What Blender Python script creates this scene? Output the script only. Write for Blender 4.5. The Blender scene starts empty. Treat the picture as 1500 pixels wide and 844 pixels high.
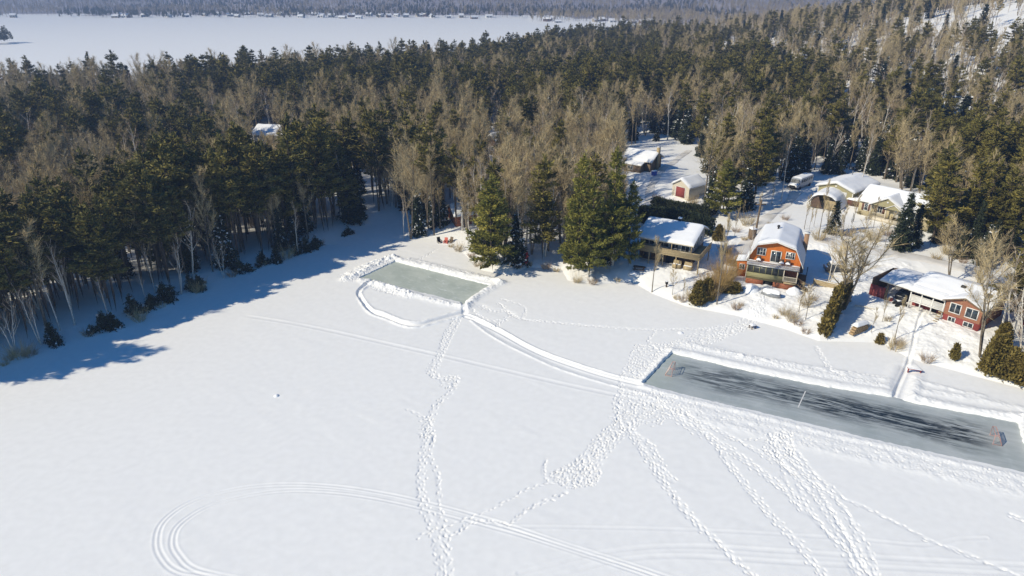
import bpy, math, random
import numpy as np
from mathutils import Vector, Matrix
rng = np.random.default_rng(7); random.seed(7)
PI = math.pi
scene = bpy.context.scene; C = scene.collection

# ------------------------------------------------------------------ camera numbers
PITCH = math.radians(23.8); HCAM = 46.0; F = 1000.0
SP, CP = math.sin(PITCH), math.cos(PITCH)
def at(px, py, z=0.0):
    """photo pixel (1500x844) -> point of the place at height z"""
    u = (px-750)/F; v = (py-422)/F
    dz = -(SP+v*CP); dy = CP-v*SP
    t = (z-HCAM)/dz
    return np.array([u*t, dy*t, z])
def project(x, y, z):
    zz = z-HCAM
    d = y*CP-zz*SP
    return 750+F*x/d, 422-F*(y*SP+zz*CP)/d, d
def at2(pts, z=0.0): return np.array([at(a, b, z)[:2] for a, b in pts])
def smooth(x, a, b):
    t = np.clip((x-a)/(b-a), 0, 1); return t*t*(3-2*t)

# ------------------------------------------------------------------ noise
class VNoise:
    def __init__(s, seed): s.t = np.random.default_rng(seed).random((256, 256))
    def __call__(s, x, y, sc=1.0):
        x = np.asarray(x, float)/sc+1000.3; y = np.asarray(y, float)/sc+1000.7
        xi = np.floor(x).astype(int); yi = np.floor(y).astype(int)
        fx = x-xi; fy = y-yi; fx = fx*fx*(3-2*fx); fy = fy*fy*(3-2*fy)
        g = lambda a, b: s.t[a % 256, b % 256]
        return (g(xi, yi)*(1-fx)+g(xi+1, yi)*fx)*(1-fy)+(g(xi, yi+1)*(1-fx)+g(xi+1, yi+1)*fx)*fy
    def fbm(s, x, y, sc, o=4):
        r = 0; a = .5; n = 0
        for i in range(o):
            r = r+a*s(x, y, sc); n += a; sc *= .47; a *= .55
        return r/n
N1, N2, N3 = VNoise(1), VNoise(2), VNoise(3)

# ------------------------------------------------------------------ polygons and distances
def seg_dist(X, Y, pts):
    D = np.full(np.shape(X), 1e9)
    for (x0, y0), (x1, y1) in zip(pts[:-1], pts[1:]):
        dx, dy = x1-x0, y1-y0; L = dx*dx+dy*dy+1e-9
        t = np.clip(((X-x0)*dx+(Y-y0)*dy)/L, 0, 1)
        D = np.minimum(D, np.hypot(X-x0-t*dx, Y-y0-t*dy))
    return D
def inside(X, Y, poly):
    r = np.zeros(np.shape(X), bool); n = len(poly)
    for i in range(n):
        x0, y0 = poly[i]; x1, y1 = poly[(i+1) % n]
        if y0 == y1: continue
        c = ((y0 > Y) != (y1 > Y)) & (X < (x1-x0)*(Y-y0)/(y1-y0)+x0)
        r ^= c
    return r

SHORE_PX = [(-420, 640), (-200, 590), (0, 533), (90, 503), (180, 480), (270, 434), (350, 402), (430, 376), (500, 349), (540, 330), (578, 318),
            (600, 345), (650, 350), (680, 372), (705, 396), (745, 404), (775, 392), (822, 394), (832, 411), (880, 417), (925, 412), (955, 430),
            (1005, 449), (1080, 463), (1150, 482), (1200, 500), (1290, 502), (1335, 526), (1420, 549), (1500, 570), (1700, 640), (2000, 760)]
SHORE = at2(SHORE_PX)
SHORE = np.vstack([[SHORE[0][0]-60, SHORE[0][1]-90], SHORE, [SHORE[-1][0]+60, SHORE[-1][1]-60]])
LAKEPOLY = np.vstack([SHORE, [[400, -600], [-500, -600]]])
fe = at2([(-160, 96), (0, 91), (140, 90), (250, 86), (400, 76), (600, 66), (740, 55), (830, 43), (1000, 36)], 17)
FAREDGE = np.vstack([[[-600, 250], [-330, 252]], fe, [[170, 640], [330, 760], [900, 900], [2500, 1000]]])
FARSHORE = np.vstack([[[-4000, 1300], [-1400, 1240]], at2([(-60, 27), (24, 26.5), (26, 24), (80, 24), (84, 27), (230, 28.5), (500, 28), (770, 27.5), (776, 33), (840, 35), (905, 40), (960, 41)]),
                      [[420, 900], [700, 1000], [4000, 1100]]])
FARPOLY = np.vstack([FARSHORE, [[6000, 9000], [-6000, 9000]]])
MIDPOLY = np.vstack([SHORE, [[400, -200], [2500, -200]], FAREDGE[::-1], [[-600, -200]]])

ISLET = at(-6, 64)
PADS = []   # (x, y, r, z)
def hill(x, y):
    k = np.clip(x-52, 0, None)
    h = 0.00092*k*k; h = 60*(1-np.exp(-h/60))
    return h*smooth(y, 120, 300)*(1-.6*smooth(y, 420, 640))
def H(x, y):
    x = np.asarray(x, float); y = np.asarray(y, float)
    lake = inside(x, y, LAKEPOLY); far = inside(x, y, FARPOLY)
    mid = inside(x, y, MIDPOLY) & ~lake
    ds = seg_dist(x, y, SHORE)
    df = seg_dist(x, y, FAREDGE)
    right = smooth(x, 0, 45)
    h = .75*(1-np.exp(-ds/1.6))+(1.2+1.0*right)*(1-np.exp(-ds/18))+hill(x, y)
    h = h+smooth(ds, 1, 14)*(N1.fbm(x, y, 26, 3)-.5)*1.1+smooth(ds, .3, 3)*(N2.fbm(x, y, 4, 2)-.5)*.28
    for (qx, qy, r, z) in PADS:
        w = 1-smooth(np.hypot(x-qx, y-qy), r, r+7)
        h = h*(1-w)+z*w
    h = h*smooth(df, 0, 14)
    h = np.where(mid, h, 0.0)
    if np.any(far):
        d = seg_dist(x, y, FARSHORE)
        rid = N3.fbm(x, y, 900, 4)
        hf = 3*(1-np.exp(-d/30))+smooth(d, 110, 900)*45+smooth(d, 300, 2200)*110*np.clip(rid*1.5-.2, .25, 1.2)
        h = np.where(far, hf, h)
    h = np.maximum(h, 2.2*(1-smooth(np.hypot(x-ISLET[0], (y-ISLET[1])*.6), 4, 20)))
    return h
def Hs(x, y): return float(H(np.array([x]), np.array([y]))[0])
def ground(px, py):
    """march the pixel's ray down to the terrain"""
    z = 0.0
    for _ in range(12):
        p = at(px, py, z); z = .5*z+.5*Hs(p[0], p[1])
    p = at(px, py, z); return p[0], p[1], Hs(p[0], p[1])

# ------------------------------------------------------------------ mesh helpers
class MB:
    def __init__(s): s.v = []; s.f = []; s.m = []; s.n = 0; s.t = []
    def add(s, verts, faces, m=0, tint=.5):
        verts = np.asarray(verts, float).reshape(-1, 3)
        faces = np.asarray(faces, int)
        s.v.append(verts); s.f.append(faces+s.n); s.m.append(np.full(len(faces), m)); s.t.append(np.broadcast_to(np.asarray(tint, float), (len(verts),)))
        s.n += len(verts)
    def box(s, x0, x1, y0, y1, z0, z1, m=0):
        v = [(x0, y0, z0), (x1, y0, z0), (x1, y1, z0), (x0, y1, z0), (x0, y0, z1), (x1, y0, z1), (x1, y1, z1), (x0, y1, z1)]
        s.add(v, [(0, 3, 2, 1), (4, 5, 6, 7), (0, 1, 5, 4), (1, 2, 6, 5), (2, 3, 7, 6), (3, 0, 4, 7)], m); return s
    def prism(s, prof, y0, y1, m=0, axis='y'):
        """closed outline prof [(a, z)] swept along y (or x)"""
        n = len(prof)
        f = (lambda a, z, y: (a, y, z)) if axis == 'y' else (lambda a, z, y: (y, a, z))
        v = [f(a, z, y0) for a, z in prof]+[f(a, z, y1) for a, z in prof]
        quads = [(i, (i+1) % n, n+(i+1) % n, n+i) for i in range(n)]
        s.add(v, quads, m)
        for off in (0, n):   # caps as a fan about the middle
            c = np.mean(np.array(v[off:off+n]), 0)
            s.add(v[off:off+n]+[tuple(c)], [(i, (i+1) % n, n) for i in range(n)], m)
        return s
    def shell(s, line, th, y0, y1, m=0, axis='y'):
        """open roof line [(a, z)] thickened downward by th and swept"""
        for (a0, z0), (a1, z1) in zip(line[:-1], line[1:]):
            s.prism([(a0, z0), (a1, z1), (a1, z1-th), (a0, z0-th)], y0, y1, m, axis)
        return s
    def tube(s, pts, rad, sides=6, m=0, tint=.5, cap=True):
        pts = np.asarray(pts, float); n = len(pts)
        d = np.gradient(pts, axis=0); d /= np.linalg.norm(d, axis=1)[:, None]+1e-9
        ref = np.array([0.31, .95, .1]) if abs(d[0][2]) > .8 else np.array([0, 0, 1.])
        a = np.cross(d, ref); a /= np.linalg.norm(a, axis=1)[:, None]+1e-9; b = np.cross(d, a)
        th = np.arange(sides)*2*PI/sides
        ring = pts[:, None, :]+np.asarray(rad, float)[:, None, None]*(a[:, None, :]*np.cos(th)[None, :, None]+b[:, None, :]*np.sin(th)[None, :, None])
        f = [(i*sides+j, i*sides+(j+1) % sides, (i+1)*sides+(j+1) % sides, (i+1)*sides+j) for i in range(n-1) for j in range(sides)]
        s.add(ring.reshape(-1, 3), f, m, tint)
        if cap and sides > 3:
            k = [tuple(range((n-1)*sides, n*sides))]
            v = ring[-1]; s.add(np.vstack([v, v.mean(0)]), [(j, (j+1) % sides, sides) for j in range(sides)], m, tint)
        return s
    def mesh(s, name, mats, smooth_=False):
        V = np.vstack(s.v); me = bpy.data.meshes.new(name)
        me.vertices.add(len(V)); me.vertices.foreach_set('co', V.astype(np.float32).ravel())
        loops = np.concatenate([f.ravel() for f in s.f]); tot = np.concatenate([np.full(len(f), f.shape[1]) for f in s.f])
        start = np.concatenate([[0], np.cumsum(tot)[:-1]])
        me.loops.add(len(loops)); me.loops.foreach_set('vertex_index', loops.astype(np.int32))
        me.polygons.add(len(tot)); me.polygons.foreach_set('loop_start', start.astype(np.int32)); me.polygons.foreach_set('loop_total', tot.astype(np.int32))
        me.polygons.foreach_set('material_index', np.concatenate(s.m).astype(np.int32))
        if smooth_: me.polygons.foreach_set('use_smooth', np.ones(len(tot), bool))
        at_ = me.attributes.new('tint', 'FLOAT', 'POINT'); at_.data.foreach_set('value', np.concatenate(s.t).astype(np.float32))
        for m in (mats if isinstance(mats, (list, tuple)) else [mats]): me.materials.append(m)
        me.update(); me.validate(); return me
    def build(s, name, mats, parent=None, smooth_=False):
        o = bpy.data.objects.new(name, s.mesh(name, mats, smooth_)); C.objects.link(o)
        if parent is not None: o.parent = parent
        return o
def tag(o, label=None, cat=None, group=None, kind=None):
    if label: o['label'] = label
    if cat: o['category'] = cat
    if group: o['group'] = group
    if kind: o['kind'] = kind
    return o
def thing(name, label, cat, loc, rz=0, group=None):
    o = bpy.data.objects.new(name, None); C.objects.link(o); o.empty_display_size = .5
    o.location = loc; o.rotation_euler = (0, 0, rz); return tag(o, label, cat, group)
def B(parent, name, mats, *boxes):
    m = MB()
    for b in boxes: m.box(*b)
    return m.build(name, mats, parent)

# ------------------------------------------------------------------ materials
def nodes_of(m): m.use_nodes = True; return m.node_tree.nodes, m.node_tree.links
def mat(name, col, rough=.75, var=.18, scale=3.0, spec=.25, col2=None, stretch=(1, 1, 1), metal=0, bump=0):
    m = bpy.data.materials.new(name); n, l = nodes_of(m); b = n['Principled BSDF']
    b.inputs['Roughness'].default_value = rough; b.inputs['Specular IOR Level'].default_value = spec; b.inputs['Metallic'].default_value = metal
    tc = n.new('ShaderNodeTexCoord'); mp = n.new('ShaderNodeMapping'); mp.inputs['Scale'].default_value = stretch
    l.new(tc.outputs['Object'], mp.inputs['Vector'])
    nz = n.new('ShaderNodeTexNoise'); nz.inputs['Scale'].default_value = scale; nz.inputs['Detail'].default_value = 5
    l.new(mp.outputs['Vector'], nz.inputs['Vector'])
    mx = n.new('ShaderNodeMix'); mx.data_type = 'RGBA'
    c2 = col2 or tuple(max(0, c*(1-2*var)) for c in col); c1 = tuple(min(1, c*(1+var)) for c in col)
    mx.inputs['A'].default_value = (*c2, 1); mx.inputs['B'].default_value = (*c1, 1)
    rp = n.new('ShaderNodeMapRange'); rp.inputs['From Min'].default_value = .3; rp.inputs['From Max'].default_value = .7
    l.new(nz.outputs['Fac'], rp.inputs['Value']); l.new(rp.outputs['Result'], mx.inputs['Factor'])
    l.new(mx.outputs['Result'], b.inputs['Base Color'])
    if bump:
        bp = n.new('ShaderNodeBump'); bp.inputs['Strength'].default_value = bump; bp.inputs['Distance'].default_value = .05
        l.new(nz.outputs['Fac'], bp.inputs['Height']); l.new(bp.outputs['Normal'], b.inputs['Normal'])
    return m
def leafmat(name, ca, cb, cc, rough=.7):
    """foliage: tint attribute mixes twig-to-twig colour, object random mixes tree-to-tree colour"""
    m = bpy.data.materials.new(name); n, l = nodes_of(m); b = n['Principled BSDF']
    b.inputs['Roughness'].default_value = rough; b.inputs['Specular IOR Level'].default_value = .15
    a = n.new('ShaderNodeAttribute'); a.attribute_name = 'tint'; oi = n.new('ShaderNodeObjectInfo')
    m1 = n.new('ShaderNodeMix'); m1.data_type = 'RGBA'; m1.inputs['A'].default_value = (*ca, 1); m1.inputs['B'].default_value = (*cb, 1)
    l.new(a.outputs['Fac'], m1.inputs['Factor'])
    m2 = n.new('ShaderNodeMix'); m2.data_type = 'RGBA'; m2.inputs['B'].default_value = (*cc, 1)
    l.new(m1.outputs['Result'], m2.inputs['A'])
    mr = n.new('ShaderNodeMath'); mr.operation = 'MULTIPLY'; mr.inputs[1].default_value = .75
    l.new(oi.outputs['Random'], mr.inputs[0]); l.new(mr.outputs[0], m2.inputs['Factor'])
    l.new(m2.outputs['Result'], b.inputs['Base Color'])
    return m
def snowmat(name, col=(.875, .87, .85), bump=.12, scale=1.2):
    m = mat(name, col, .62, .02, scale, .2, bump=bump)
    return m
M = {}
M['snow'] = snowmat('snow')
M['roofsnow'] = snowmat('roof_snow', (.84, .85, .87), .3, .8)
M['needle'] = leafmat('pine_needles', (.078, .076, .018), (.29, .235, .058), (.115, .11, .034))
M['needle_gold'] = leafmat('golden_pine_needles', (.10, .11, .022), (.38, .33, .07), (.15, .155, .04))  # lighter, yellower needles of the edge pines
M['spruce'] = leafmat('spruce_needles', (.024, .034, .018), (.065, .072, .030), (.03, .045, .026))
M['bark'] = mat('pine_bark', (.085, .066, .05), .9, .3, 6)
M['twig'] = leafmat('bare_twigs', (.40, .31, .165), (.66, .53, .29), (.44, .36, .22))
M['twig_red'] = leafmat('red_brown_twigs', (.31, .22, .15), (.50, .37, .25), (.40, .32, .23))
M['bare_bark'] = mat('grey_bark', (.21, .175, .13), .9, .3, 5)
M['birch'] = mat('birch_bark', (.74, .70, .62), .8, .05, 4, col2=(.42, .38, .33), stretch=(1, 1, 3))
M['cedar'] = leafmat('cedar_foliage', (.085, .068, .018), (.28, .20, .055), (.15, .12, .03))
M['willow'] = leafmat('golden_willow_twigs', (.36, .23, .08), (.58, .40, .17), (.42, .30, .14))
M['glass'] = mat('window_glass', (.05, .065, .08), .12, .4, 1.5, .6)
M['white'] = mat('white_trim', (.72, .71, .68), .5, .05)
M['orange'] = mat('orange_boards', (.58, .165, .03), .65, .16, 5, stretch=(6, 1, .4))
M['olive'] = mat('olive_boards', (.27, .25, .13), .7, .12, 5, stretch=(.4, 1, 8))
M['rust'] = mat('rust_boards', (.33, .12, .06), .7, .15, 5)
M['dark'] = mat('painted_recess_dark', (.02, .02, .022), .8, .2)  # near-black colour stands in for shade inside openings and recesses
M['screen'] = mat('porch_screen', (.055, .06, .06), .4, .3, 2, .4)
M['greywall'] = mat('grey_siding', (.33, .34, .34), .7, .08, 4, stretch=(.3, .3, 8))
M['tan'] = mat('tan_deck_wood', (.42, .33, .19), .75, .15, 5)
M['wood'] = mat('weathered_brown_wood', (.21, .15, .095), .8, .2, 6)
M['brick'] = mat('orange_brick', (.31, .14, .085), .85, .14, 14)
M['chimney'] = mat('tan_brick', (.36, .22, .13), .85, .15, 12)
M['redbrick'] = mat('dark_red_boards', (.27, .06, .055), .75, .12, 8)
M['khaki'] = mat('khaki_siding', (.33, .30, .17), .7, .07, 4, stretch=(.3, .3, 8))
M['beige'] = mat('beige_siding', (.50, .43, .27), .7, .06, 4, stretch=(.3, .3, 8))
M['cream'] = mat('cream_siding', (.62, .56, .45), .7, .06, 4)
M['shutter'] = mat('brown_shutters', (.16, .08, .06), .7)
M['brown'] = mat('dark_brown_boards', (.12, .08, .055), .8, .2)
M['black'] = mat('black_metal', (.018, .018, .02), .5)
M['steel'] = mat('grey_metal', (.35, .36, .37), .4, .1, metal=.6)
M['red'] = mat('red_paint', (.5, .05, .04), .5, .12)
M['netred'] = mat('faded_net_paint', (.55, .30, .26), .6, .12)
M['pink'] = mat('faded_red_paint', (.66, .17, .12), .6, .1)
M['blue'] = mat('blue_plastic', (.04, .1, .45), .5)
M['vanbody'] = mat('grey_blue_paint', (.34, .37, .42), .35, .1, spec=.5)
M['carpaint'] = mat('dark_car_paint', (.03, .035, .045), .3, .2, spec=.6)
M['tyre'] = mat('tyre_rubber', (.02, .02, .02), .9)
M['net'] = mat('grey_net', (.5, .5, .5), .8)
M['road'] = mat('packed_snow_road', (.74, .72, .69), .8, .06, .35, col2=(.56, .53, .48), stretch=(1, 1, 1))
M['log'] = mat('cut_log_ends', (.42, .29, .16), .85, .25, 12)
M['farwall'] = [mat('far_wall_white', (.75, .74, .72)), mat('far_wall_brown', (.22, .15, .11)), mat('far_wall_beige', (.45, .4, .32)), mat('far_wall_grey', (.3, .32, .35))]

# ------------------------------------------------------------------ where the buildings stand (pads level the land under them)
def pad(px, py, z, r): p = at(px, py, z); PADS.append((p[0], p[1], r, z)); return p
pad(1140, 395, 1.65, 8); pad(975, 366, 1.9, 7); pad(1345, 430, 2.0, 7); pad(1410, 450, 2.0, 7)
pad(1300, 300, 4.0, 8); pad(1240, 275, 4.0, 9); pad(1005, 275, 4.0, 5); pad(935, 245, 4.0, 7); pad(1172, 270, 4.0, 6)
PADS.append((*at(1200, 330, 3.3)[:2], 10, 3.3))

# ------------------------------------------------------------------ ground sheets
FX0, FX1, FY0, FY1, FS = -42.0, 70.0, 41.0, 125.0, .09
nfx = int((FX1-FX0)/FS)+1; nfy = int((FY1-FY0)/FS)+1
xs = np.linspace(FX0, FX1, nfx); ys = np.linspace(FY0, FY1, nfy)
GX, GY = np.meshgrid(xs, ys)
ZF = np.zeros_like(GX)
for j in range(0, nfy, 64): ZF[j:j+64] = H(GX[j:j+64], GY[j:j+64])
sx = (FX1-FX0)/(nfx-1); sy = (FY1-FY0)/(nfy-1)
EDGE = np.minimum.reduce([GX-FX0, FX1-GX, GY-FY0, FY1-GY]); EDGE = smooth(EDGE, .3, 3)
DET = np.zeros_like(ZF)
def win(x0, x1, y0, y1):
    i0 = max(0, int((x0-FX0)/sx)); i1 = min(nfx, int((x1-FX0)/sx)+2); j0 = max(0, int((y0-FY0)/sy)); j1 = min(nfy, int((y1-FY0)/sy)+2)
    return slice(j0, max(j0, j1)), slice(i0, max(i0, i1))
def stamp(x, y, ang, a=.21, b=.13, depth=.11, rim=.05):
    a *= .8; b *= .62; depth *= .68
    w = win(x-.7, x+.7, y-.7, y+.7); X = GX[w]-x; Y = GY[w]-y
    if X.size == 0: return
    c, s_ = math.cos(ang), math.sin(ang); u = (X*c+Y*s_)/a; v = (-X*s_+Y*c)/b; r = np.hypot(u, v)
    DET[w] += -depth*np.exp(-r**4)+rim*depth*np.exp(-((r-1.75)/.55)**2)
def resample(p, step):
    p = np.asarray(p, float); d = np.hypot(*np.diff(p, axis=0).T); s = np.concatenate([[0], np.cumsum(d)])
    t = np.arange(0, s[-1], step); return np.stack([np.interp(t, s, p[:, 0]), np.interp(t, s, p[:, 1])], 1)
def curve(px, z=0, n=8):
    """smooth (Catmull-Rom) world line through photo points"""
    p = at2(px, z); p = np.vstack([2*p[0]-p[1], p, 2*p[-1]-p[-2]]); out = []
    for i in range(1, len(p)-2):
        for t in np.linspace(0, 1, n, endpoint=False):
            a, b, c, d = p[i-1:i+3]
            out.append(.5*((2*b)+(c-a)*t+(2*a-5*b+4*c-d)*t*t+(3*b-a-3*c+d)*t**3))
    out.append(p[-2]); return np.array(out)
def polydist(pts, mx):
    D = np.full(GX.shape, 1e3)
    for (x0, y0), (x1, y1) in zip(pts[:-1], pts[1:]):
        w = win(min(x0, x1)-mx, max(x0, x1)+mx, min(y0, y1)-mx, max(y0, y1)+mx)
        if GX[w].size: D[w] = np.minimum(D[w], seg_dist(GX[w], GY[w], [(x0, y0), (x1, y1)]))
    return D
def trail(px, lines=1, spread=.5, stride=.55, depth=.12, jit=.06):
    c = curve(px); spread *= .62
    D = polydist(c, 2.5); wd = .12+.5*spread*(lines-1)
    DET[:] -= .035*np.exp(-(D/(wd+.1))**4)*np.clip(N2.fbm(GX, GY, .8, 2)*1.6-.25, 0, 1)
    for k in range(lines):
        off = (k-(lines-1)/2)*spread+rng.normal(0, spread*.3)
        p = resample(c, stride*rng.uniform(.92, 1.1)); g = np.gradient(p, axis=0); ph = rng.uniform(0, 6)
        for i, (q, d) in enumerate(zip(p, g)):
            an = math.atan2(d[1], d[0]); o = off+spread*.5*math.sin(i*.11+ph)+(.12 if i % 2 else -.12)+rng.normal(0, jit)
            stamp(q[0]-math.sin(an)*o+rng.normal(0, .06), q[1]+math.cos(an)*o+rng.normal(0, .06), an+rng.normal(0, .25), depth=depth*rng.uniform(.5, 1.3), a=rng.uniform(.17, .36), b=rng.uniform(.09, .15))
def trample(px, n, depth=.10):
    P = at2(px); lo, hi = P.min(0), P.max(0); k = 0
    while k < n:
        q = rng.uniform(lo, hi)
        if inside(np.array([q[0]]), np.array([q[1]]), P)[0]:
            stamp(q[0], q[1], rng.normal(.9, .7), a=rng.uniform(.15, .34), b=rng.uniform(.08, .13), depth=depth*rng.uniform(.5, 1.3), rim=.12); k += 1
def groove(px, w=.18, depth=.08, rim=.04, offs=(0,)):
    c = curve(px)
    g = np.gradient(c, axis=0); g /= np.linalg.norm(g, axis=1)[:, None]+1e-9; nrm = np.stack([-g[:, 1], g[:, 0]], 1)
    for o in offs:
        D = polydist(c+nrm*o, 1.6)
        DET[:] += (-depth*np.exp(-(D/w)**4)+rim*np.exp(-((D-1.9*w)/(w*.7))**2))*((.36+.25*N1.fbm(GX, GY, 6, 2)) if depth < .1 else 1)
def bank(px, w=.5, h=.4, lump=1.0, sc=.7, world=None, off=0):
    c = curve(px) if world is None else world
    D = polydist(c, w*3.2)
    n = np.clip(N2.fbm(GX, GY, sc, 3)*1.9-.45, 0, 1.4)
    DET[:] += .52*h*np.exp(-(D/w)**2)*((1-lump*.55)+lump*.75*n)
R1 = at2([(579, 382), (718, 417), (678, 443), (527, 406)])
R2 = at2([(984, 516), (1100, 543), (1210, 565), (1307, 580), (1345, 590), (1491, 617), (1516, 694), (1307, 649), (1152, 612), (1013, 580), (941, 561)])
def poly_in(P):  # signed distance, positive inside
    Q = np.vstack([P, P[:1]]); lo, hi = P.min(0)-2, P.max(0)+2; D = np.full(GX.shape, -9.0); w = win(lo[0], hi[0], lo[1], hi[1])
    d = seg_dist(GX[w], GY[w], Q); D[w] = np.where(inside(GX[w], GY[w], P), d, -d); return D
# the open lake: very gentle wind texture
lake_w = 1-smooth(seg_dist(GX, GY, SHORE[1:-1]), 0, 6)*0
DET += (N1.fbm(GX, GY, 9, 3)-.5)*.05+(N3.fbm(GX, GY, 1.3, 2)-.5)*.012+np.clip(N2.fbm(GX*.55+GY*.8, GY*.22-GX*.15, 3.2, 3)-.52, 0, 1)*.07
# banks round the small rink
c1 = [(579, 382), (718, 417), (678, 443), (527, 406)]
bank([(572, 378), (620, 389), (680, 403), (735, 414)], .8, .75, .6)
bank([(600, 380), (660, 394), (728, 411)], .6, .4, .9)
bank([(733, 415), (712, 426), (692, 440), (684, 450)], .75, .65, 1.0)
bank([(576, 378), (550, 388), (524, 401), (506, 409)], .85, .8, 1.1)
bank([(568, 377), (535, 389), (512, 400)], .6, .55, 1.2)
bank([(530, 411), (560, 419), (610, 433), (660, 446), (678, 449)], .75, .6, 1.0)
bank([(548, 411), (575, 424), (600, 433)], .8, .5, 1.3)
trample([(495, 404), (575, 374), (582, 380), (528, 410), (500, 416)], 260, .16)
trample([(530, 409), (560, 417), (612, 434), (600, 438), (545, 424)], 160, .16)
trample([(580, 376), (735, 410), (728, 418), (575, 384)], 170, .10)
# skating loop and path ploughed between rinks
LOOP = [(546, 411), (531, 420), (526, 430), (534, 445), (545, 456), (565, 463), (590, 473), (612, 475), (640, 468), (662, 462), (678, 458)]
groove(LOOP, .36, .34, .0); bank([(a, b+5) for a, b in LOOP], .28, .34, .9); bank([(a+1, b-4) for a, b in LOOP], .25, .2, 1.2)
groove([(679, 442), (680, 450), (681, 459)], .4, .28, .0)
PATH1 = [(681, 459), (700, 466), (736, 484), (768, 502), (800, 517), (842, 532), (890, 547), (940, 559)]
PATH2 = [(690, 470), (712, 487), (740, 504), (775, 521), (810, 537), (850, 551), (912, 569), (945, 577)]
bank(PATH1, .2, .36, .4); groove([(a-1, b+5) for a, b in PATH1], .25, .14, .0)
bank(PATH2, .22, .2, .9); groove([(a+2, b-5) for a, b in PATH2], .3, .08, .0)
# the big rink's banks
bank([(985, 512), (1100, 538), (1210, 560), (1305, 576)], .7, .42, .3)
bank([(1345, 584), (1420, 600), (1497, 612)], .8, .6, .6)
bank([(1497, 612), (1506, 650), (1530, 696)], .8, .6, .7)
bank([(1010, 505), (1110, 528), (1220, 551), (1300, 566)], 1.0, .3, .8)
bank([(1060, 517), (1200, 540), (1300, 556)], .6, .22, 1.0)
bank([(1350, 572), (1430, 585), (1500, 600)], .8, .3, 1.0)
bank([(985, 514), (965, 532), (939, 560)], .42, .42, .6)
FR = [(941, 566), (1010, 586), (1100, 607), (1210, 635), (1307, 656), (1420, 683), (1530, 706)]
bank(FR, .5, .28, .7); bank([(a, b+11) for a, b in FR], .9, .2, .8); bank([(a, b+24) for a, b in FR[1:]], .9, .2, .9)
trample([(945, 566), (1100, 605), (1307, 655), (1500, 697), (1500, 722), (1307, 684), (1100, 634), (960, 592)], 800, .06)
trample([(985, 508), (1110, 535), (1290, 570), (1290, 560), (1110, 522), (1005, 500)], 500, .06)
# side path to the house
groove([(1330, 540), (1322, 560), (1314, 584)], .85, .22, .06); groove([(1310, 580), (1318, 560), (1328, 538), (1334, 520), (1338, 500), (1343, 482), (1352, 466)], .2, .2, .05)
bank([(1343, 552), (1340, 570), (1334, 586)], .6, .35, .8); bank([(1352, 560), (1400, 572), (1440, 580)], .5, .25, 1)
# footprints
trail([(668, 463), (652, 492), (643, 520), (630, 545), (652, 556), (668, 553), (664, 570), (643, 590), (630, 612), (622, 650), (616, 690), (618, 735), (636, 780), (645, 812), (650, 850)], 2, .45)
trail([(676, 463), (660, 495), (648, 520), (640, 540)], 1, .3)
trample([(620, 540), (650, 550), (672, 550), (672, 566), (650, 572), (640, 560)], 70)
trample([(615, 612), (636, 606), (636, 640), (612, 640)], 40)
trail([(636, 640), (630, 665), (641, 700), (643, 750), (655, 800), (660, 850)], 1, .3)
trail([(597, 600), (620, 612), (632, 622), (636, 648)], 1, .3)
trample([(930, 505), (985, 500), (985, 514), (945, 556), (905, 556)], 420)
trample([(905, 566), (990, 580), (1000, 610), (960, 625), (905, 622), (890, 612)], 420)
trail([(948, 590), (915, 620), (885, 648), (868, 672), (846, 694)], 5, .8)
trample([(905, 612), (925, 622), (890, 655), (860, 690), (840, 690), (870, 650)], 200)
trample([(800, 695), (850, 672), (882, 690), (874, 712), (830, 716)], 420, .075)
trail([(910, 560), (908, 590), (905, 618)], 2, .4)
trail([(830, 705), (790, 710), (760, 722), (725, 742), (690, 755), (645, 772), (610, 785)], 1, .5)
trail([(828, 722), (790, 738), (765, 752), (748, 768), (720, 765), (690, 766), (668, 784), (648, 782)], 2, .3)
trail([(800, 705), (796, 690), (800, 672)], 1, .3)
trail([(920, 625), (935, 650), (960, 688), (1000, 745), (1055, 800), (1110, 850)], 3, .35)
trail([(930, 635), (955, 655), (968, 685), (985, 705)], 2, .4)
trail([(1000, 600), (1040, 640), (1075, 690), (1120, 745), (1165, 795), (1212, 850)], 3, .4)
trail([(960, 590), (1010, 625), (1070, 660), (1140, 710), (1180, 750)], 3, .5)
trail([(1000, 605), (1075, 642), (1150, 685), (1210, 720)], 2, .4)
trample([(1125, 635), (1160, 632), (1165, 665), (1145, 680), (1115, 660)], 200)
for k in range(8):
    a = k*7-24; w_ = rng.normal(0, 5, 6)
    trail([(1140+a*.5+w_[0], 640), (1150+a*.7+w_[1], 670), (1178+a+w_[2], 705), (1215+a*1.1+w_[3], 755), (1248+a*.9+w_[4], 805), (1270+a*.9+w_[5], 850)], 1, .5)
trail([(1150, 640), (1170, 675), (1220, 715), (1235, 730), (1260, 740), (1310, 765), (1370, 795), (1430, 820), (1500, 848)], 1, .4)
trail([(1355, 790), (1420, 812), (1480, 838)], 1, .4, stride=1.2)
trail([(1480, 754), (1510, 766)], 2, .5)
trail([(1062, 643), (1095, 644), (1120, 641)], 1, .2, stride=.4)
trail([(985, 508), (1030, 492), (1075, 482), (1100, 470), (1112, 455), (1125, 438)], 5, .9)
trample([(1010, 500), (1090, 472), (1105, 470), (1075, 492), (1030, 508)], 220)
trail([(730, 445), (760, 466), (800, 471), (850, 476), (950, 483), (1040, 481), (1090, 474)], 2, .25, stride=.5)
trail([(705, 448), (720, 455), (742, 455), (750, 462), (735, 470), (725, 480)], 3, .7)
trail([(735, 438), (768, 450), (766, 466)], 1, .3)
trail([(690, 452), (700, 462), (718, 470), (745, 470)], 2, .5)
trail([(612, 381), (630, 371), (650, 358)], 2, .3)
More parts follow.
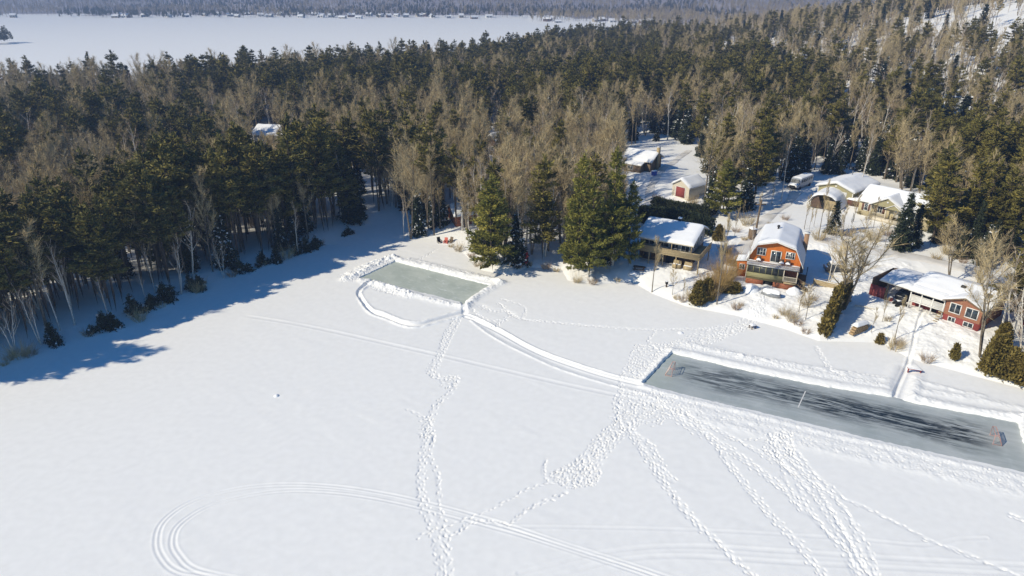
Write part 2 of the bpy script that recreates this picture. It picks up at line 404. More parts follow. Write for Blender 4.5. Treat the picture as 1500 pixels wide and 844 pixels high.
trail([(1195, 508), (1205, 525), (1215, 540), (1230, 552)], 2, .4)
trail([(1225, 546), (1260, 548), (1300, 555)], 1, .3)
trail([(960, 485), (950, 500), (962, 512)], 1, .3)
# snowmobile tracks
groove([(340, 460), (450, 478), (640, 520), (800, 557), (930, 585)], .28, .05, .035)
SKI = [(420, 880), (330, 850), (262, 838), (236, 815), (230, 790), (240, 764), (275, 738), (330, 720), (400, 711), (480, 713), (560, 724), (640, 742), (740, 770), (830, 800), (920, 828), (1010, 858)]
groove(SKI, .13, .055, .03, (-.18, .18))
SKI2 = [(440, 866), (340, 848), (284, 834), (262, 815), (253, 795), (262, 770), (300, 744), (350, 729), (420, 719), (500, 722), (580, 735), (660, 755), (760, 782), (850, 810), (930, 836), (980, 855)]
groove(SKI2, .13, .055, .03, (-.18, .18))
groove([(740, 772), (860, 773), (1000, 776), (1120, 782), (1250, 790), (1350, 799), (1400, 790), (1445, 788)], .16, .035, .02)
groove([(760, 840), (880, 810), (1000, 800), (1150, 808), (1300, 818), (1500, 828)], .2, .045, .03)
groove([(790, 850), (900, 822), (1000, 815), (1150, 824), (1300, 832), (1500, 843)], .2, .045, .03)
groove([(0, 660), (100, 612), (180, 580), (260, 545)], .25, .02, .012)
# yard: trodden, drifted snow
ROADS = {'road': ([(1200, 352), (1260, 366), (1330, 374), (1400, 388), (1450, 408), (1500, 440), (1560, 480)], 4.2, 3.0),
         'driveway': ([(1062, 392), (1085, 360), (1120, 325), (1150, 300), (1168, 285)], 2.8, 3.0),
         'lane': ([(946, 300), (952, 280), (958, 262), (985, 235), (1010, 215)], 2.4, 4.0)}
YARD_W = smooth(GX, 22, 30)*smooth(ZF, .25, .8)
for p_, w_, z_ in ROADS.values(): YARD_W *= smooth(polydist(curve(p_, z_, 6), 5), w_*.5, w_*.5+1.5)
DET += YARD_W*((N2.fbm(GX, GY, 2.2, 4)-.5)*.55+(N1.fbm(GX, GY, .6, 2)-.5)*.10)
trail([(1120, 445), (1140, 430), (1160, 422)], 3, .5)
in1, in2 = poly_in(R1), poly_in(R2)
ZD = ZF+DET*EDGE
for d in (in1, in2):
    w_ = smooth(d+(N2(GX, GY, .5)-.5)*.22, -.05, .12); ZD = ZD*(1-w_)+(-.35)*w_
def gridmesh(name, Z, X, Y, material, keep=None):
    ny, nx = Z.shape
    idx = np.arange(ny*nx).reshape(ny, nx)
    f = np.stack([idx[:-1, :-1], idx[:-1, 1:], idx[1:, 1:], idx[1:, :-1]], -1).reshape(-1, 4)
    if keep is not None: f = f[keep.ravel()]
    used = np.unique(f); remap = np.full(ny*nx, -1); remap[used] = np.arange(len(used)); f = remap[f]
    V = np.stack([X.ravel(), Y.ravel(), Z.ravel()], 1)[used]
    m = MB(); m.add(V, f); return m.build(name, material, None, True)
tag(gridmesh('snow_ground', ZD, GX, GY, M['snow']), kind='structure')
def lines(a, b, s, lo, hi):
    core = list(np.linspace(a, b, int(round((b-a)/s))+1)); l, r = [a], [b]; st = s
    while l[-1] > lo: st *= 1.11; l.append(l[-1]-min(st, 70))
    st = s
    while r[-1] < hi: st *= 1.11; r.append(r[-1]+min(st, 70))
    return np.array(l[1:][::-1]+core+r[1:])
cx = lines(FX0, FX1, 2.0, -3500, 3500); cy = lines(FY0, FY1, 2.0, -400, 6000)
extra = np.arange(FX1+2.5, 330, 2.5); cx = np.unique(np.concatenate([cx[cx <= FX1], extra, cx[cx > 333]])); cx = np.unique(np.concatenate([cx[cx >= FX0], np.arange(-260, FX0-1, 4.), cx[cx < -264]]))
cy = np.unique(np.concatenate([cy[cy <= FY1], np.arange(FY1+2.5, 520, 2.5), cy[cy > 524]]))
CX, CY = np.meshgrid(cx, cy); CZ = H(CX, CY)
mx, my = (CX[:-1, :-1]+CX[1:, 1:])/2, (CY[:-1, :-1]+CY[1:, 1:])/2
hole = (mx > FX0) & (mx < FX1) & (my > FY0) & (my < FY1)
farm = inside(mx, my, FARPOLY) & (seg_dist(mx, my, FARSHORE) > 70)
tag(gridmesh('ground', CZ, CX, CY, M['snow'], ~hole & ~farm), kind='structure')
M['hills'] = mat('hill_forest_floor', (.40, .36, .35), .9, .1, .012, col2=(.24, .22, .22))
tag(gridmesh('hills', CZ, CX, CY, M['hills'], farm), kind='structure')

# ------------------------------------------------------------------ ice
def icemat(name, L, W, dark):
    m = bpy.data.materials.new(name); n, l = nodes_of(m); b = n['Principled BSDF']
    b.inputs['Roughness'].default_value = .42; b.inputs['Specular IOR Level'].default_value = .35
    tc = n.new('ShaderNodeTexCoord')
    def noise(sc, st, det=6, dist=0):
        mp = n.new('ShaderNodeMapping'); mp.inputs['Scale'].default_value = st; l.new(tc.outputs['Object'], mp.inputs['Vector'])
        z = n.new('ShaderNodeTexNoise'); z.inputs['Scale'].default_value = sc; z.inputs['Detail'].default_value = det; z.inputs['Distortion'].default_value = dist; l.new(mp.outputs['Vector'], z.inputs['Vector']); return z.outputs['Fac']
    def mr(x, a, c, lo=0, hi=1):
        r = n.new('ShaderNodeMapRange'); r.inputs['From Min'].default_value = a; r.inputs['From Max'].default_value = c; r.inputs['To Min'].default_value = lo; r.inputs['To Max'].default_value = hi; l.new(x, r.inputs['Value']); return r.outputs['Result']
    def ma(op, a, c):
        r = n.new('ShaderNodeMath'); r.operation = op
        for i, q in enumerate((a, c)):
            if isinstance(q, (int, float)): r.inputs[i].default_value = q
            elif q is not None: l.new(q, r.inputs[i])
        return r.outputs[0]
    def mix(f, a, c):
        r = n.new('ShaderNodeMix'); r.data_type = 'RGBA'; l.new(f, r.inputs['Factor'])
        for k, q in (('A', a), ('B', c)):
            if isinstance(q, tuple): r.inputs[k].default_value = (*q, 1)
            else: l.new(q, r.inputs[k])
        return r.outputs['Result']
    big = noise(.25, (1, 1, 1)); fine = noise(2.2, (.35, 1.6, 1), 8, .4)
    if not dark:
        col = mix(mr(big, .35, .65), (.40, .45, .40), (.52, .56, .50))
        col = mix(mr(fine, .52, .72, 0, .6), col, (.66, .69, .66))
        col = mix(mr(noise(1.1, (.5, 1, 1), 7, 1.2), .62, .74, 0, .75), col, (.76, .78, .77))
    else:
        sep = n.new('ShaderNodeSeparateXYZ'); l.new(tc.outputs['Object'], sep.inputs['Vector'])
        warp = ma('MULTIPLY', ma('SUBTRACT', noise(.16, (1, .6, 1), 5), .5), 5.0)
        y = ma('ADD', sep.outputs['Y'], warp)
        yc = ma('SUBTRACT', y, W*.50)
        band = mr(ma('ABSOLUTE', yc, None), W*.36, W*.12)           # 1 in the middle of the sheet
        ends = ma('MULTIPLY', mr(sep.outputs['X'], L*.05, L*.14), mr(sep.outputs['X'], L*.94, L*.86))
        west = mr(sep.outputs['X'], L*.3, L*.5, .78, 1.0)
        k = ma('MULTIPLY', ma('MULTIPLY', band, ends), west)
        streak = noise(1.5, (.16, 1.5, 1), 9, .6)
        dk = ma('MULTIPLY', k, mr(streak, .40, .52, .22, 1.0))
        col = mix(mr(big, .3, .7), (.33, .37, .37), (.45, .48, .48))
        gre = ma('MULTIPLY', mr(sep.outputs['X'], L*.12, 0), .8)
        col = mix(gre, col, (.42, .47, .42))
        col = mix(mr(noise(1.3, (.12, 1.2, 1), 8, .5), .5, .75, 0, .55), col, (.56, .59, .6))
        col = mix(dk, col, (.016, .025, .033))
        sc_ = ma('MULTIPLY', mr(noise(3.2, (.10, 1.8, 1), 10, 1.2), .58, .68), mr(k, .05, .5, .25, .8))
        col = mix(sc_, col, (.55, .6, .63))
        ed = mr(noise(.9, (1, 1, 1), 6), .55, .75, 0, .35)
        col = mix(ed, col, (.56, .6, .6))
    l.new(col, b.inputs['Base Color'])
    bp = n.new('ShaderNodeBump'); bp.inputs['Strength'].default_value = .15; bp.inputs['Distance'].default_value = .03; l.new(fine, bp.inputs['Height']); l.new(bp.outputs['Normal'], b.inputs['Normal'])
    return m
def ice(name, P, o0, o1, dark):
    o = np.array(o0); e = np.array(o1)-o; ang = math.atan2(e[1], e[0]); c, s_ = math.cos(ang), math.sin(ang)
    Q = np.array([((p-o)@np.array([c, s_]), (p-o)@np.array([-s_, c])) for p in P]); ce = Q.mean(0); Q = ce+(Q-ce)*1.02
    W = Q[:, 1].max(); L = Q[:, 0].max()
    m = MB(); n = len(Q); m.add([(a, b, 0) for a, b in Q]+[(ce[0], ce[1], 0)], [(i, (i+1) % n, n) for i in range(n)])
    ob = m.build(name, icemat(name+'_surface', L, W, dark)); ob.location = (o[0], o[1], -.16); ob.rotation_euler = (0, 0, ang)
    if Q[:, 1].mean() < 0: pass
    return tag(ob, kind='structure'), (c, s_), L, W
ice('small_rink_ice', R1[::-1], R1[3], R1[2], False)
ob2, (rc, rs), RL, RW = ice('long_rink_ice', R2[::-1], R2[-1], R2[6], True)
a, b = at2([(1180, 573), (1169, 597)], -.15)
m = MB(); dd = (b-a)/np.linalg.norm(b-a); nn = np.array([-dd[1], dd[0]])*.06
m.add([(*(a+nn), -.152), (*(b+nn), -.152), (*(b-nn), -.152), (*(a-nn), -.152)], [(0, 1, 2, 3)])
tag(m.build('centre_line', M['white']), kind='structure')

# ------------------------------------------------------------------ road
def road(name, px, w, z):
    c = curve(px, z, 10); g = np.gradient(c, axis=0); g /= np.linalg.norm(g, axis=1)[:, None]; nr = np.stack([-g[:, 1], g[:, 0]], 1)
    K = 7; V = []
    for k in range(K):
        q = c+nr*(k/(K-1)-.5)*w*(1+.12*np.sin(np.arange(len(c))*.7))[:, None]
        V.append(np.column_stack([q, H(q[:, 0], q[:, 1])+.10*(1 if 0 < k < K-1 else -1.6)]))
    V = np.array(V); n = V.shape[1]; m = MB()
    f = [(k*n+i, k*n+i+1, (k+1)*n+i+1, (k+1)*n+i) for k in range(K-1) for i in range(n-1)]
    m.add(V.reshape(-1, 3), f); return tag(m.build(name, M['road'], None, True), kind='structure')
for k_, v_ in ROADS.items(): road(k_, *v_)
print('GROUND DONE')

# ------------------------------------------------------------------ buildings
def window(parent, x0, x1, z0, z1, y, nx=2, nz=1, fr=.09, axis='y', side=-1, frame='white', depth=.06):
    """window in the wall plane y (facing side): frame part with a pane sub-part"""
    m = MB(); p = MB(); e = y+side*depth
    def bx(mb, a0, a1, c0, c1, d0, d1):
        d0, d1 = min(d0, d1), max(d0, d1)
        mb.box(a0, a1, d0, d1, c0, c1) if axis == 'y' else mb.box(d0, d1, a0, a1, c0, c1)
    bx(m, x0, x1, z0, z0+fr, y-side*.03, e); bx(m, x0, x1, z1-fr, z1, y-side*.03, e)
    bx(m, x0, x0+fr, z0+fr, z1-fr, y-side*.03, e); bx(m, x1-fr, x1, z0+fr, z1-fr, y-side*.03, e)
    iw = x1-x0-2*fr
    for i in range(1, nx): q = x0+fr+iw*i/nx; bx(m, q-.035, q+.035, z0+fr, z1-fr, y-side*.03, e-side*.012)
    ih = z1-z0-2*fr
    for i in range(1, nz): q = z0+fr+ih*i/nz; bx(m, x0+fr, x1-fr, q-.02, q+.02, y-side*.03, e-side*.018)
    bx(p, x0+fr*.5, x1-fr*.5, z0+fr*.5, z1-fr*.5, y-side*.02, y+side*.02)
    o = m.build('window', M[frame], parent); p.build('pane', M['glass'], o); return o
def snowslab(line, y0, y1, th, seed, m, axis='y', over=.0):
    """a soft snow layer on a roof line: finely divided, thinner towards its edges"""
    pts = np.array(line, float); d = np.hypot(*np.diff(pts, axis=0).T); s_ = np.concatenate([[0], np.cumsum(d)])
    t = np.linspace(0, s_[-1], max(12, int(s_[-1]/.3))); A = np.interp(t, s_, pts[:, 0]); Z = np.interp(t, s_, pts[:, 1])
    yy = np.linspace(y0, y1, max(12, int((y1-y0)/.35))); AA, YY = np.meshgrid(A, yy); ZZ = np.broadcast_to(Z, AA.shape)
    e = np.minimum.reduce([np.broadcast_to(t, AA.shape), np.broadcast_to(s_[-1]-t, AA.shape), YY-y0, y1-YY]); e = smooth(e, -.12, .35)
    top = ZZ+.02+th*e*(.75+.5*N2.fbm(AA+seed*7.1, YY, 1.6, 2)); ny, nx = AA.shape
    idx = np.arange(ny*nx).reshape(ny, nx); f = np.stack([idx[:-1, :-1], idx[:-1, 1:], idx[1:, 1:], idx[1:, :-1]], -1).reshape(-1, 4)
    P = [AA.ravel(), YY.ravel(), top.ravel()] if axis == 'y' else [YY.ravel(), AA.ravel(), top.ravel()]
    m.add(np.stack(P, 1), f)
    for sl in (np.s_[0, :], np.s_[-1, :], np.s_[:, 0], np.s_[:, -1]):       # skirts down to the roof
        a_, y_, z_, b_ = AA[sl], YY[sl], top[sl], ZZ[sl]+.004
        n = len(a_); up = [a_, y_, z_] if axis == 'y' else [y_, a_, z_]; dn = [a_, y_, b_] if axis == 'y' else [y_, a_, b_]
        m.add(np.vstack([np.stack(up, 1), np.stack(dn, 1)]), [(i, i+1, n+i+1, n+i) for i in range(n-1)])
    return m
def base(px, py, z): p = at(px, py, z); return (p[0], p[1], z)
def direction(a, b, z):
    p, q = at(*a, z), at(*b, z); return math.atan2(q[1]-p[1], q[0]-p[0]), math.hypot(q[0]-p[0], q[1]-p[1])
def railing(parent, pts, z, h, mt, name='railing', n=9, solid=False):
    m = MB()
    for (x0, y0), (x1, y1) in zip(pts[:-1], pts[1:]):
        L = math.hypot(x1-x0, y1-y0); k = max(1, int(L/(.16 if not solid else 1.2)))
        m.tube([(x0, y0, z+h), (x1, y1, z+h)], [.055, .055], 4); m.tube([(x0, y0, z+.12), (x1, y1, z+.12)], [.04, .04], 4)
        for i in range(k+1):
            t = i/k; m.tube([(x0+(x1-x0)*t, y0+(y1-y0)*t, z), (x0+(x1-x0)*t, y0+(y1-y0)*t, z+h)], [.03, .03], 4, cap=False)
        if solid:
            nx_, ny_ = -(y1-y0)/L*.02, (x1-x0)/L*.02
            for q in range(5):
                za, zb = z+.14+q*(h-.22)/5, z+.14+(q+.86)*(h-.22)/5
                v = [(x0-nx_, y0-ny_, za), (x1-nx_, y1-ny_, za), (x1+nx_, y1+ny_, za), (x0+nx_, y0+ny_, za)]; v += [(a, b, zb) for a, b, c in v]
                m.add(v, [(0, 3, 2, 1), (4, 5, 6, 7), (0, 1, 5, 4), (1, 2, 6, 5), (2, 3, 7, 6), (3, 0, 4, 7)])
    return m.build(name, mt, parent)

# ---- the orange barn-roofed house
def orange_house():
    rz = math.radians(-25); loc = base(1092, 411, 2.0)
    t = thing('house', 'orange house with snowy barn-shaped roof and olive screened porch facing the lake', 'house', loc, rz)
    W, D, y0 = 7.7, 11.5, 1.9
    g = [(-.05, 3.0), (-.05, 3.9), (1.1, 5.9), (W/2, 6.72), (W-1.1, 5.9), (W+.05, 3.9), (W+.05, 3.0)]
    w = MB(); w.prism(g, y0, D, 0); w.build('upper_wall', M['orange'], t)
    B(t, 'lower_wall', M['rust'], (0, W, y0, D, -.6, 3.0-.003))
    line = [(-.55, 3.15), (.95, 6.1), (W/2, 6.94), (W-.95, 6.1), (W+.55, 3.15)]
    r = MB(); r.shell(line, .2, y0-.75, D+.4); rf = r.build('roof', M['white'], t)
    s_ = MB(); snowslab([(-.5, 3.3), (-.3, 3.6), (.95, 6.12), (W/2, 6.96), (W-.95, 6.12), (W+.3, 3.6), (W+.5, 3.25)], y0-.68, D+.35, .26, 1, s_); s_.build('roof_snow', M['roofsnow'], t, True)
    ch = B(t, 'chimney', M['chimney'], (W-.2, W+.55, D-3.6, D-2.8, -.5, 6.7)); B(ch, 'chimney_cap', M['white'], (W-.26, W+.61, D-3.66, D-2.74, 6.7, 6.86))
    v = MB(); v.tube([(W/2-.5, D-4, 6.8), (W/2-.5, D-4, 7.5)], [.16, .16], 8); v.tube([(W/2-.5, D-4, 7.47), (W/2-.5, D-4, 7.7)], [.28, .2], 8); v.build('roof_vent', M['black'], t)
    window(t, .95, 2.35, 4.05, 5.35, y0, 3, 2); window(t, 5.35, 6.75, 4.05, 5.25, y0, 4, 2)
    d = window(t, 3.1, 4.75, 3.12, 5.15, y0, 2, 1, .12); d.name = 'patio_door'
    # balcony deck over the porch
    B(t, 'balcony_deck', M['steel'], (-.2, W+.1, -.15, y0-.01, 2.86, 3.02))
    s_ = MB(); snowslab([(-.18, 3.02), (W+.08, 3.02)], -.12, y0-.06, .2, 2, s_); s_.build('deck_snow', M['roofsnow'], t, True)
    # porch
    B(t, 'porch_floor', M['wood'], (0, W, 0, y0-.01, .72, .86))
    B(t, 'porch_wall', M['olive'], (0, 5.6, .0, .1, .5, 1.62), (0, .1, .1, y0-.02, .5, 1.62))
    B(t, 'porch_screen', M['screen'], (.02, 5.55, .04, .06, 1.62, 2.86))
    B(t, 'porch_step', M['tan'], (5.75, W-.05, -.25, -.01, .6, .8))
    for x in (.04, .95, 1.9, 2.85, 3.8, 4.75, 5.6, W-.1): B(t, 'porch_post', M['olive' if x < 5 else 'cream'], (x-.05, x+.07, -.03, .09, 1.625 if x < 5 else .86, 2.855))
    B(t, 'house_base', M['rust'], (0, 2.7, -.06, .06, -.5, .5), (4.2, W-.4, -.06, .06, -.5, .5)); B(t, 'crawl_dark_block', M['dark'], (2.72, 4.18, .3, .6, -.5, .715))  # dark block paints the shade in the gap under the porch
    railing(t, [(5.7, -.05), (W-.05, -.05)], .86, .85, M['cream'])
    st = MB()
    for i in range(5): st.box(W+.1+i*.32, W+.42+i*.32, .2, 1.4, .55-.2*i, .62-.2*i)
    st.tube([(W+.05, .15, 1.7), (W+1.8, .15, .75)], [.05, .05], 4); st.tube([(W+1.8, .15, .75), (W+1.8, .15, -.5)], [.05, .05], 4); st.tube([(W+.1, .15, .6), (W+1.8, .15, -.4)], [.09, .09], 4)
    st.build('stairs', M['wood'], t)
    railing(t, [(W+.35, y0+.2), (W+1.2, y0+.2), (W+1.2, 6)], .3, 1.4, M['brown'], 'side_railing'); B(t, 'side_deck', M['wood'], (W+.02, W+1.25, y0+.15, 6, .05, .28))
    window(t, 3.3, 4.4, .95, 2.3, W, 1, 1, axis='x', side=1)
    railing(t, [(-.15, -.1), (W+.05, -.1)], 3.0, .55, M['brown'], 'balcony_rail')
    # little lean-to at the left
    B(t, 'lean_to', M['orange'], (-1.9, -.09, y0+.6, y0+3, -.4, 2.4)); s_ = MB(); s_.shell([(-2.1, 2.42), (-.1, 2.75)], .1, y0+.4, y0+3.2); s_.build('lean_to_roof', M['roofsnow'], t)
    window(t, -1.5, -.6, .9, 1.9, y0+.6, 2, 1)
    mtx = Matrix.Translation(loc) @ Matrix.Rotation(rz, 4, 'Z')
    for i, (x, sn) in enumerate(((1.45, 'leftmost'), (4.95, 'middle'), (5.9, 'rightmost'))):
        c = thing('balcony_chair', sn+' snow-covered chair on the balcony of the orange house', 'chair', mtx @ Vector((x, 1.05, 3.1)), rz, 'balcony chairs')
        B(c, 'seat', M['brown'], (-.33, .33, -.3, .3, .36, .42)); B(c, 'backrest', M['brown'], (-.33, .33, .27, .33, .42, .95))
        for q in ((-.3, -.27), (.3, -.27), (-.3, .27), (.3, .27)): B(c, 'leg', M['brown'], (q[0]-.03, q[0]+.03, q[1]-.03, q[1]+.03, -.05, .36))
        s_ = MB(); snowslab([(-.36, .43), (.36, .43)], -.33, .26, .3, i, s_); s_.build('seat_snow', M['roofsnow'], c, True)
    return t
orange_house()

# ---- grey house with wooden deck
def grey_house():
    rz = math.radians(-30); loc = base(936, 377, 1.9)
    t = thing('house', 'grey two-storey lake house with snowy low roof and tan wooden balcony', 'house', loc, rz)
    W, D = 9.2, 7.6; dk = 2.0
    B(t, 'lower_wall', M['brown'], (0, W, 0, D, -.8, 2.2))
    g = [(0, 2.2), (D, 2.2), (D, 4.5), (D*.62, 5.75), (0, 4.5)]
    w = MB(); w.prism(g, 0, W, 0, 'x'); w.build('upper_wall', M['greywall'], t)
    line = [(-1.3, 4.25), (D*.62, 6.0), (D+.7, 4.55)]
    r = MB(); r.shell(line, .18, -.5, W+.6, 0, 'x'); r.build('roof', M['cream'], t)
    s_ = MB(); snowslab([(-1.25, 4.28), (D*.62, 6.02), (D+.65, 4.58)], -.45, W+.55, .3, 3, s_, 'x'); s_.build('roof_snow', M['roofsnow'], t, True)
    ch = B(t, 'chimney', M['black'], (W*.55, W*.55+.5, D*.62-.1, D*.62+.4, 5.6, 6.75)); B(ch, 'chimney_snow', M['roofsnow'], (W*.55-.06, W*.55+.56, D*.62-.16, D*.62+.46, 6.75, 6.95))
    B(t, 'deck', M['tan'], (-.2, W+2.0, -dk, -.01, 2.12, 2.3), (W+.01, W+2.0, -.0, D*.7, 2.12, 2.3))
    railing(t, [(-.2, -dk), (W+1.97, -dk), (W+1.97, D*.7)], 2.3, .95, M['tan'], 'railing', solid=True)
    for x in (-.1, 2.4, 4.9, 7.2): B(t, 'post', M['tan'], (x-.07, x+.07, -dk+.05, -dk+.19, -.9, 2.11))
    for x, y in ((W+1.85, -dk+.1), (W+1.85, D*.6)): B(t, 'post', M['tan'], (x-.09, x+.09, y-.09, y+.09, -.9, 2.11))
    for x in (-.1, 3, 6, W+.2): B(t, 'roof_post', M['tan'], (x-.06, x+.06, -1.12, -1.0, 2.31, 4.22))
    window(t, .7, 2.6, 2.75, 4.2, 0, 2); window(t, 3.3, 5.2, 2.75, 4.2, 0, 2); window(t, 5.7, 6.9, 2.75, 4.2, 0, 2); d = window(t, 7.3, 8.9, 2.32, 4.25, 0, 2, 1, .14); d.name = 'patio_door'
    window(t, 1.2, 2.2, 2.8, 4.1, W, 1, 1, axis='x', side=1); window(t, 3.2, 3.9, 2.4, 4.3, W, 1, 1, axis='x', side=1); window(t, 5, 6, 3, 4.1, W, 1, 1, axis='x', side=1)
    window(t, .8, 2.3, .3, 1.6, 0, 2, 1, frame='brown'); window(t, 3.0, 4.4, .3, 1.6, 0, 2, 1, frame='brown')
    B(t, 'painted_dark_doorway', M['dark'], (4.9, 7.0, -.04, .02, -.4, 1.95))  # near-black wall panel, the shade of a doorway put into its colour
    mtx = Matrix.Translation(loc) @ Matrix.Rotation(rz, 4, 'Z')
    for i, x in enumerate((7.3, 9.2)):
        c = thing('covered_chair', ('left' if i == 0 else 'right')+' tan covered armchair under the deck of the grey house', 'chair', mtx @ Vector((x, -1.3, -.1)), rz, 'covered chairs under the deck')
        b = MB(); b.box(-.7, .7, -.35, .4, .05, .75); b.prism([(-.7, .75), (.7, .75), (.62, 1.35), (-.62, 1.35)], .1, .4); b.build('cover', M['tan'], c)
        s_ = MB(); snowslab([(-.66, .76), (.66, .76)], -.33, .08, .1, i+4, s_); s_.build('cover_snow', M['roofsnow'], c, True)
grey_house()

# ---- red brick house with carport
def brick_house():
    z = 2.0; rz, L = direction((1272, 432), (1431, 485), z); loc = base(1272, 432, z)
    t = thing('house', 'long red brick house with snowy roof, white balcony railing and open carport', 'house', loc, rz)
    k = L/17.0
    xs_ = dict(wall=2.6*k, car=6.0*k, deck=11.3*k, gab=11.9*k)
    D = 8.5
    # carport: red screen wall, posts, dark back
    B(t, 'carport_screen', M['redbrick'], (0, xs_['wall'], 0, .14, -.6, 1.9)); B(t, 'carport_post', M['wood'], (xs_['wall']+.01, xs_['wall']+.3, -.1, .2, -.6, 3.0)); B(t, 'carport_post', M['wood'], (xs_['car']-.2, xs_['car'], 5.8, 6.1, -.6, 3.0))
    B(t, 'carport_wall', M['brown'], (.02, .2, .2, 6.6, -.6, 2.95), (.2, xs_['car']+.3, 6.6, 6.8, -.6, 2.95))
    B(t, 'carport_beam', M['wood'], (xs_['wall']+.3, xs_['car']+.2, -.06, .16, 2.72, 3.0))
    B(t, 'wall', M['brick'], (xs_['car']+.31, L, 1.9, D, -.9, 3.3))
    B(t, 'lower_wall', M['redbrick'], (xs_['car']+.31, xs_['deck'], 1.82, 1.895, -.8, 1.15))
    # projecting gable with brick above and red boards below
    x0, x1 = xs_['gab'], L; xm = (x0+x1)/2
    B(t, 'basement_wall', M['redbrick'], (x0, x1, 0, 1.89, -1.0, 1.0))
    w = MB(); w.prism([(x0-.03, 1.0), (x1+.03, 1.0), (x1+.03, 3.2), (xm, 4.05), (x0-.03, 3.2)], -.04, 1.89); w.build('gable_wall', M['brick'], t)
    window(t, x0+.55, xm-.25, 1.45, 3.0, -.04, 2, 1, .12); window(t, xm+.3, x1-.35, 1.45, 3.0, -.04, 2, 1, .12)
    window(t, x0+.7, xm-.6, .05, .85, 0, 2, 1); window(t, xm+.4, x1-.6, .05, .85, 0, 2, 1)
    line = [(-.7, 3.1), (D*.55, 4.5), (D+.6, 3.2)]
    r = MB(); r.shell([(.9, 3.42), (D*.55, 4.5), (D+.6, 3.2)], .2, xs_['car']+.2, L+.7, 0, 'x'); r.shell([(-.4, 3.05), (.9, 3.42)], .18, xs_['car']+.2, xs_['gab']-.1, 0, 'x'); r.shell([(-.15, 3.02), (3.5, 3.62), (7.2, 3.05)], .16, 1.2, xs_['car']+.18, 0, 'x'); r.build('roof', M['white'], t)
    g = MB(); g.shell([(x0-.45, 3.1), (xm, 4.28), (x1+.5, 3.1)], .14, -.5, 4.4); g.build('gable_roof', M['wood'], t)
    s_ = MB(); snowslab([(.95, 3.44), (D*.55, 4.52), (D+.55, 3.22)], xs_['car']+.2, L+.65, .28, 5, s_, 'x'); snowslab([(-.38, 3.07), (1.2, 3.5)], xs_['car']+.25, xs_['gab']-.12, .26, 6, s_, 'x'); snowslab([(-.1, 3.04), (3.5, 3.64), (7.1, 3.07)], 1.25, xs_['car']+.3, .28, 7, s_, 'x')
    snowslab([(x0-.42, 3.13), (xm, 4.3), (x1+.45, 3.13)], -.42, 4.6, .22, 8, s_); s_.build('roof_snow', M['roofsnow'], t, True)
    for x, y in ((xs_['deck']+.8, 3.0), (xs_['deck']+4.3, 2.6)):
        v = MB(); v.box(x, x+.6, y, y+.5, 3.9, 4.62); v.build('roof_vent', M['black'], t)
    # balcony
    B(t, 'balcony', M['white'], (xs_['car']+.4, xs_['gab']-.05, 0, 1.8, 1.16, 1.3)); railing(t, [(xs_['car']+.45, .05), (xs_['gab']-.1, .05)], 1.3, .95, M['white'], 'railing', solid=True)
    for x in np.linspace(xs_['car']+.5, xs_['gab']-.2, 4): B(t, 'balcony_post', M['white'], (x-.07, x+.07, -.04, .1, -.7, 3.0))
    B(t, 'balcony_wall', M['dark'], (xs_['car']+.4, xs_['gab']-.03, 1.83, 1.88, 1.31, 3.1))  # near-black sheet over the brick darkens the balcony recess
    B(t, 'painted_dark_doorway', M['dark'], (9.3*k, 10.2*k, 1.7, 1.81, -.7, 1.0)); B(t, 'door', M['rust'], (10.5*k, 11.2*k, 1.7, 1.81, -.7, 1.05))  # doorway shade painted as a near-black panel
    st = MB()
    for i in range(6): st.box(xs_['gab']-.62, xs_['gab']-.06, -.3-.28*i, -.05-.28*i, 1.05-.28*i, 1.12-.28*i)
    st.build('stairs', M['tan'], t)
    mtx = Matrix.Translation(loc) @ Matrix.Rotation(rz, 4, 'Z')
    c = thing('parked_car', 'dark car parked in the carport of the brick house', 'car', mtx @ Vector((4.5*k, 3.6, -.1)), rz+PI/2); car(c, 'carpaint', False)
    q = thing('quad_bike', 'snow-dusted quad bike at the mouth of the carport', 'quad bike', mtx @ Vector((5.4*k, -.3, -.05)), rz+.9)
    b = MB(); b.box(-.35, .35, -.28, .28, .35, .62); b.prism([(-.85, .62), (.85, .62), (.6, .86), (-.7, .84)], -.3, .3); b.build('body', M['black'], q)
    B(q, 'seat', M['roofsnow'], (-.5, .15, -.16, .16, .86, .98))
    h = MB(); h.tube([(.4, 0, .8), (.3, 0, 1.15)], [.04, .04], 5); h.tube([(.3, -.4, 1.18), (.3, .4, 1.18)], [.03, .03], 5); h.build('handlebar', M['steel'], q)
    for x, y in ((-.6, -.42), (-.6, .42), (.6, -.42), (.6, .42)):
        a = MB(); a.tube([(x, y-.13, .3), (x, y+.13, .3)], [.3, .3], 12); a.add([(x, y-.13, .3)]+[(x+.3*math.cos(i*PI/6), y-.13, .3+.3*math.sin(i*PI/6)) for i in range(12)], [(0, 1+i, 1+(i+1) % 12) for i in range(12)]); a.build('wheel', M['tyre'], q)
    d = thing('barrel', 'small dark red barrel standing in the snow before the carport', 'barrel', (*ground(1304, 441)[:2], ground(1304, 441)[2]-.05)); b = MB(); b.tube([(0, 0, 0), (0, 0, .35), (0, 0, .7)], [.3, .34, .3], 12); b.build('drum', M['redbrick'], d); s_ = MB(); s_.tube([(0, 0, .7), (0, 0, .8)], [.28, .12], 12); s_.build('lid_snow', M['roofsnow'], d)
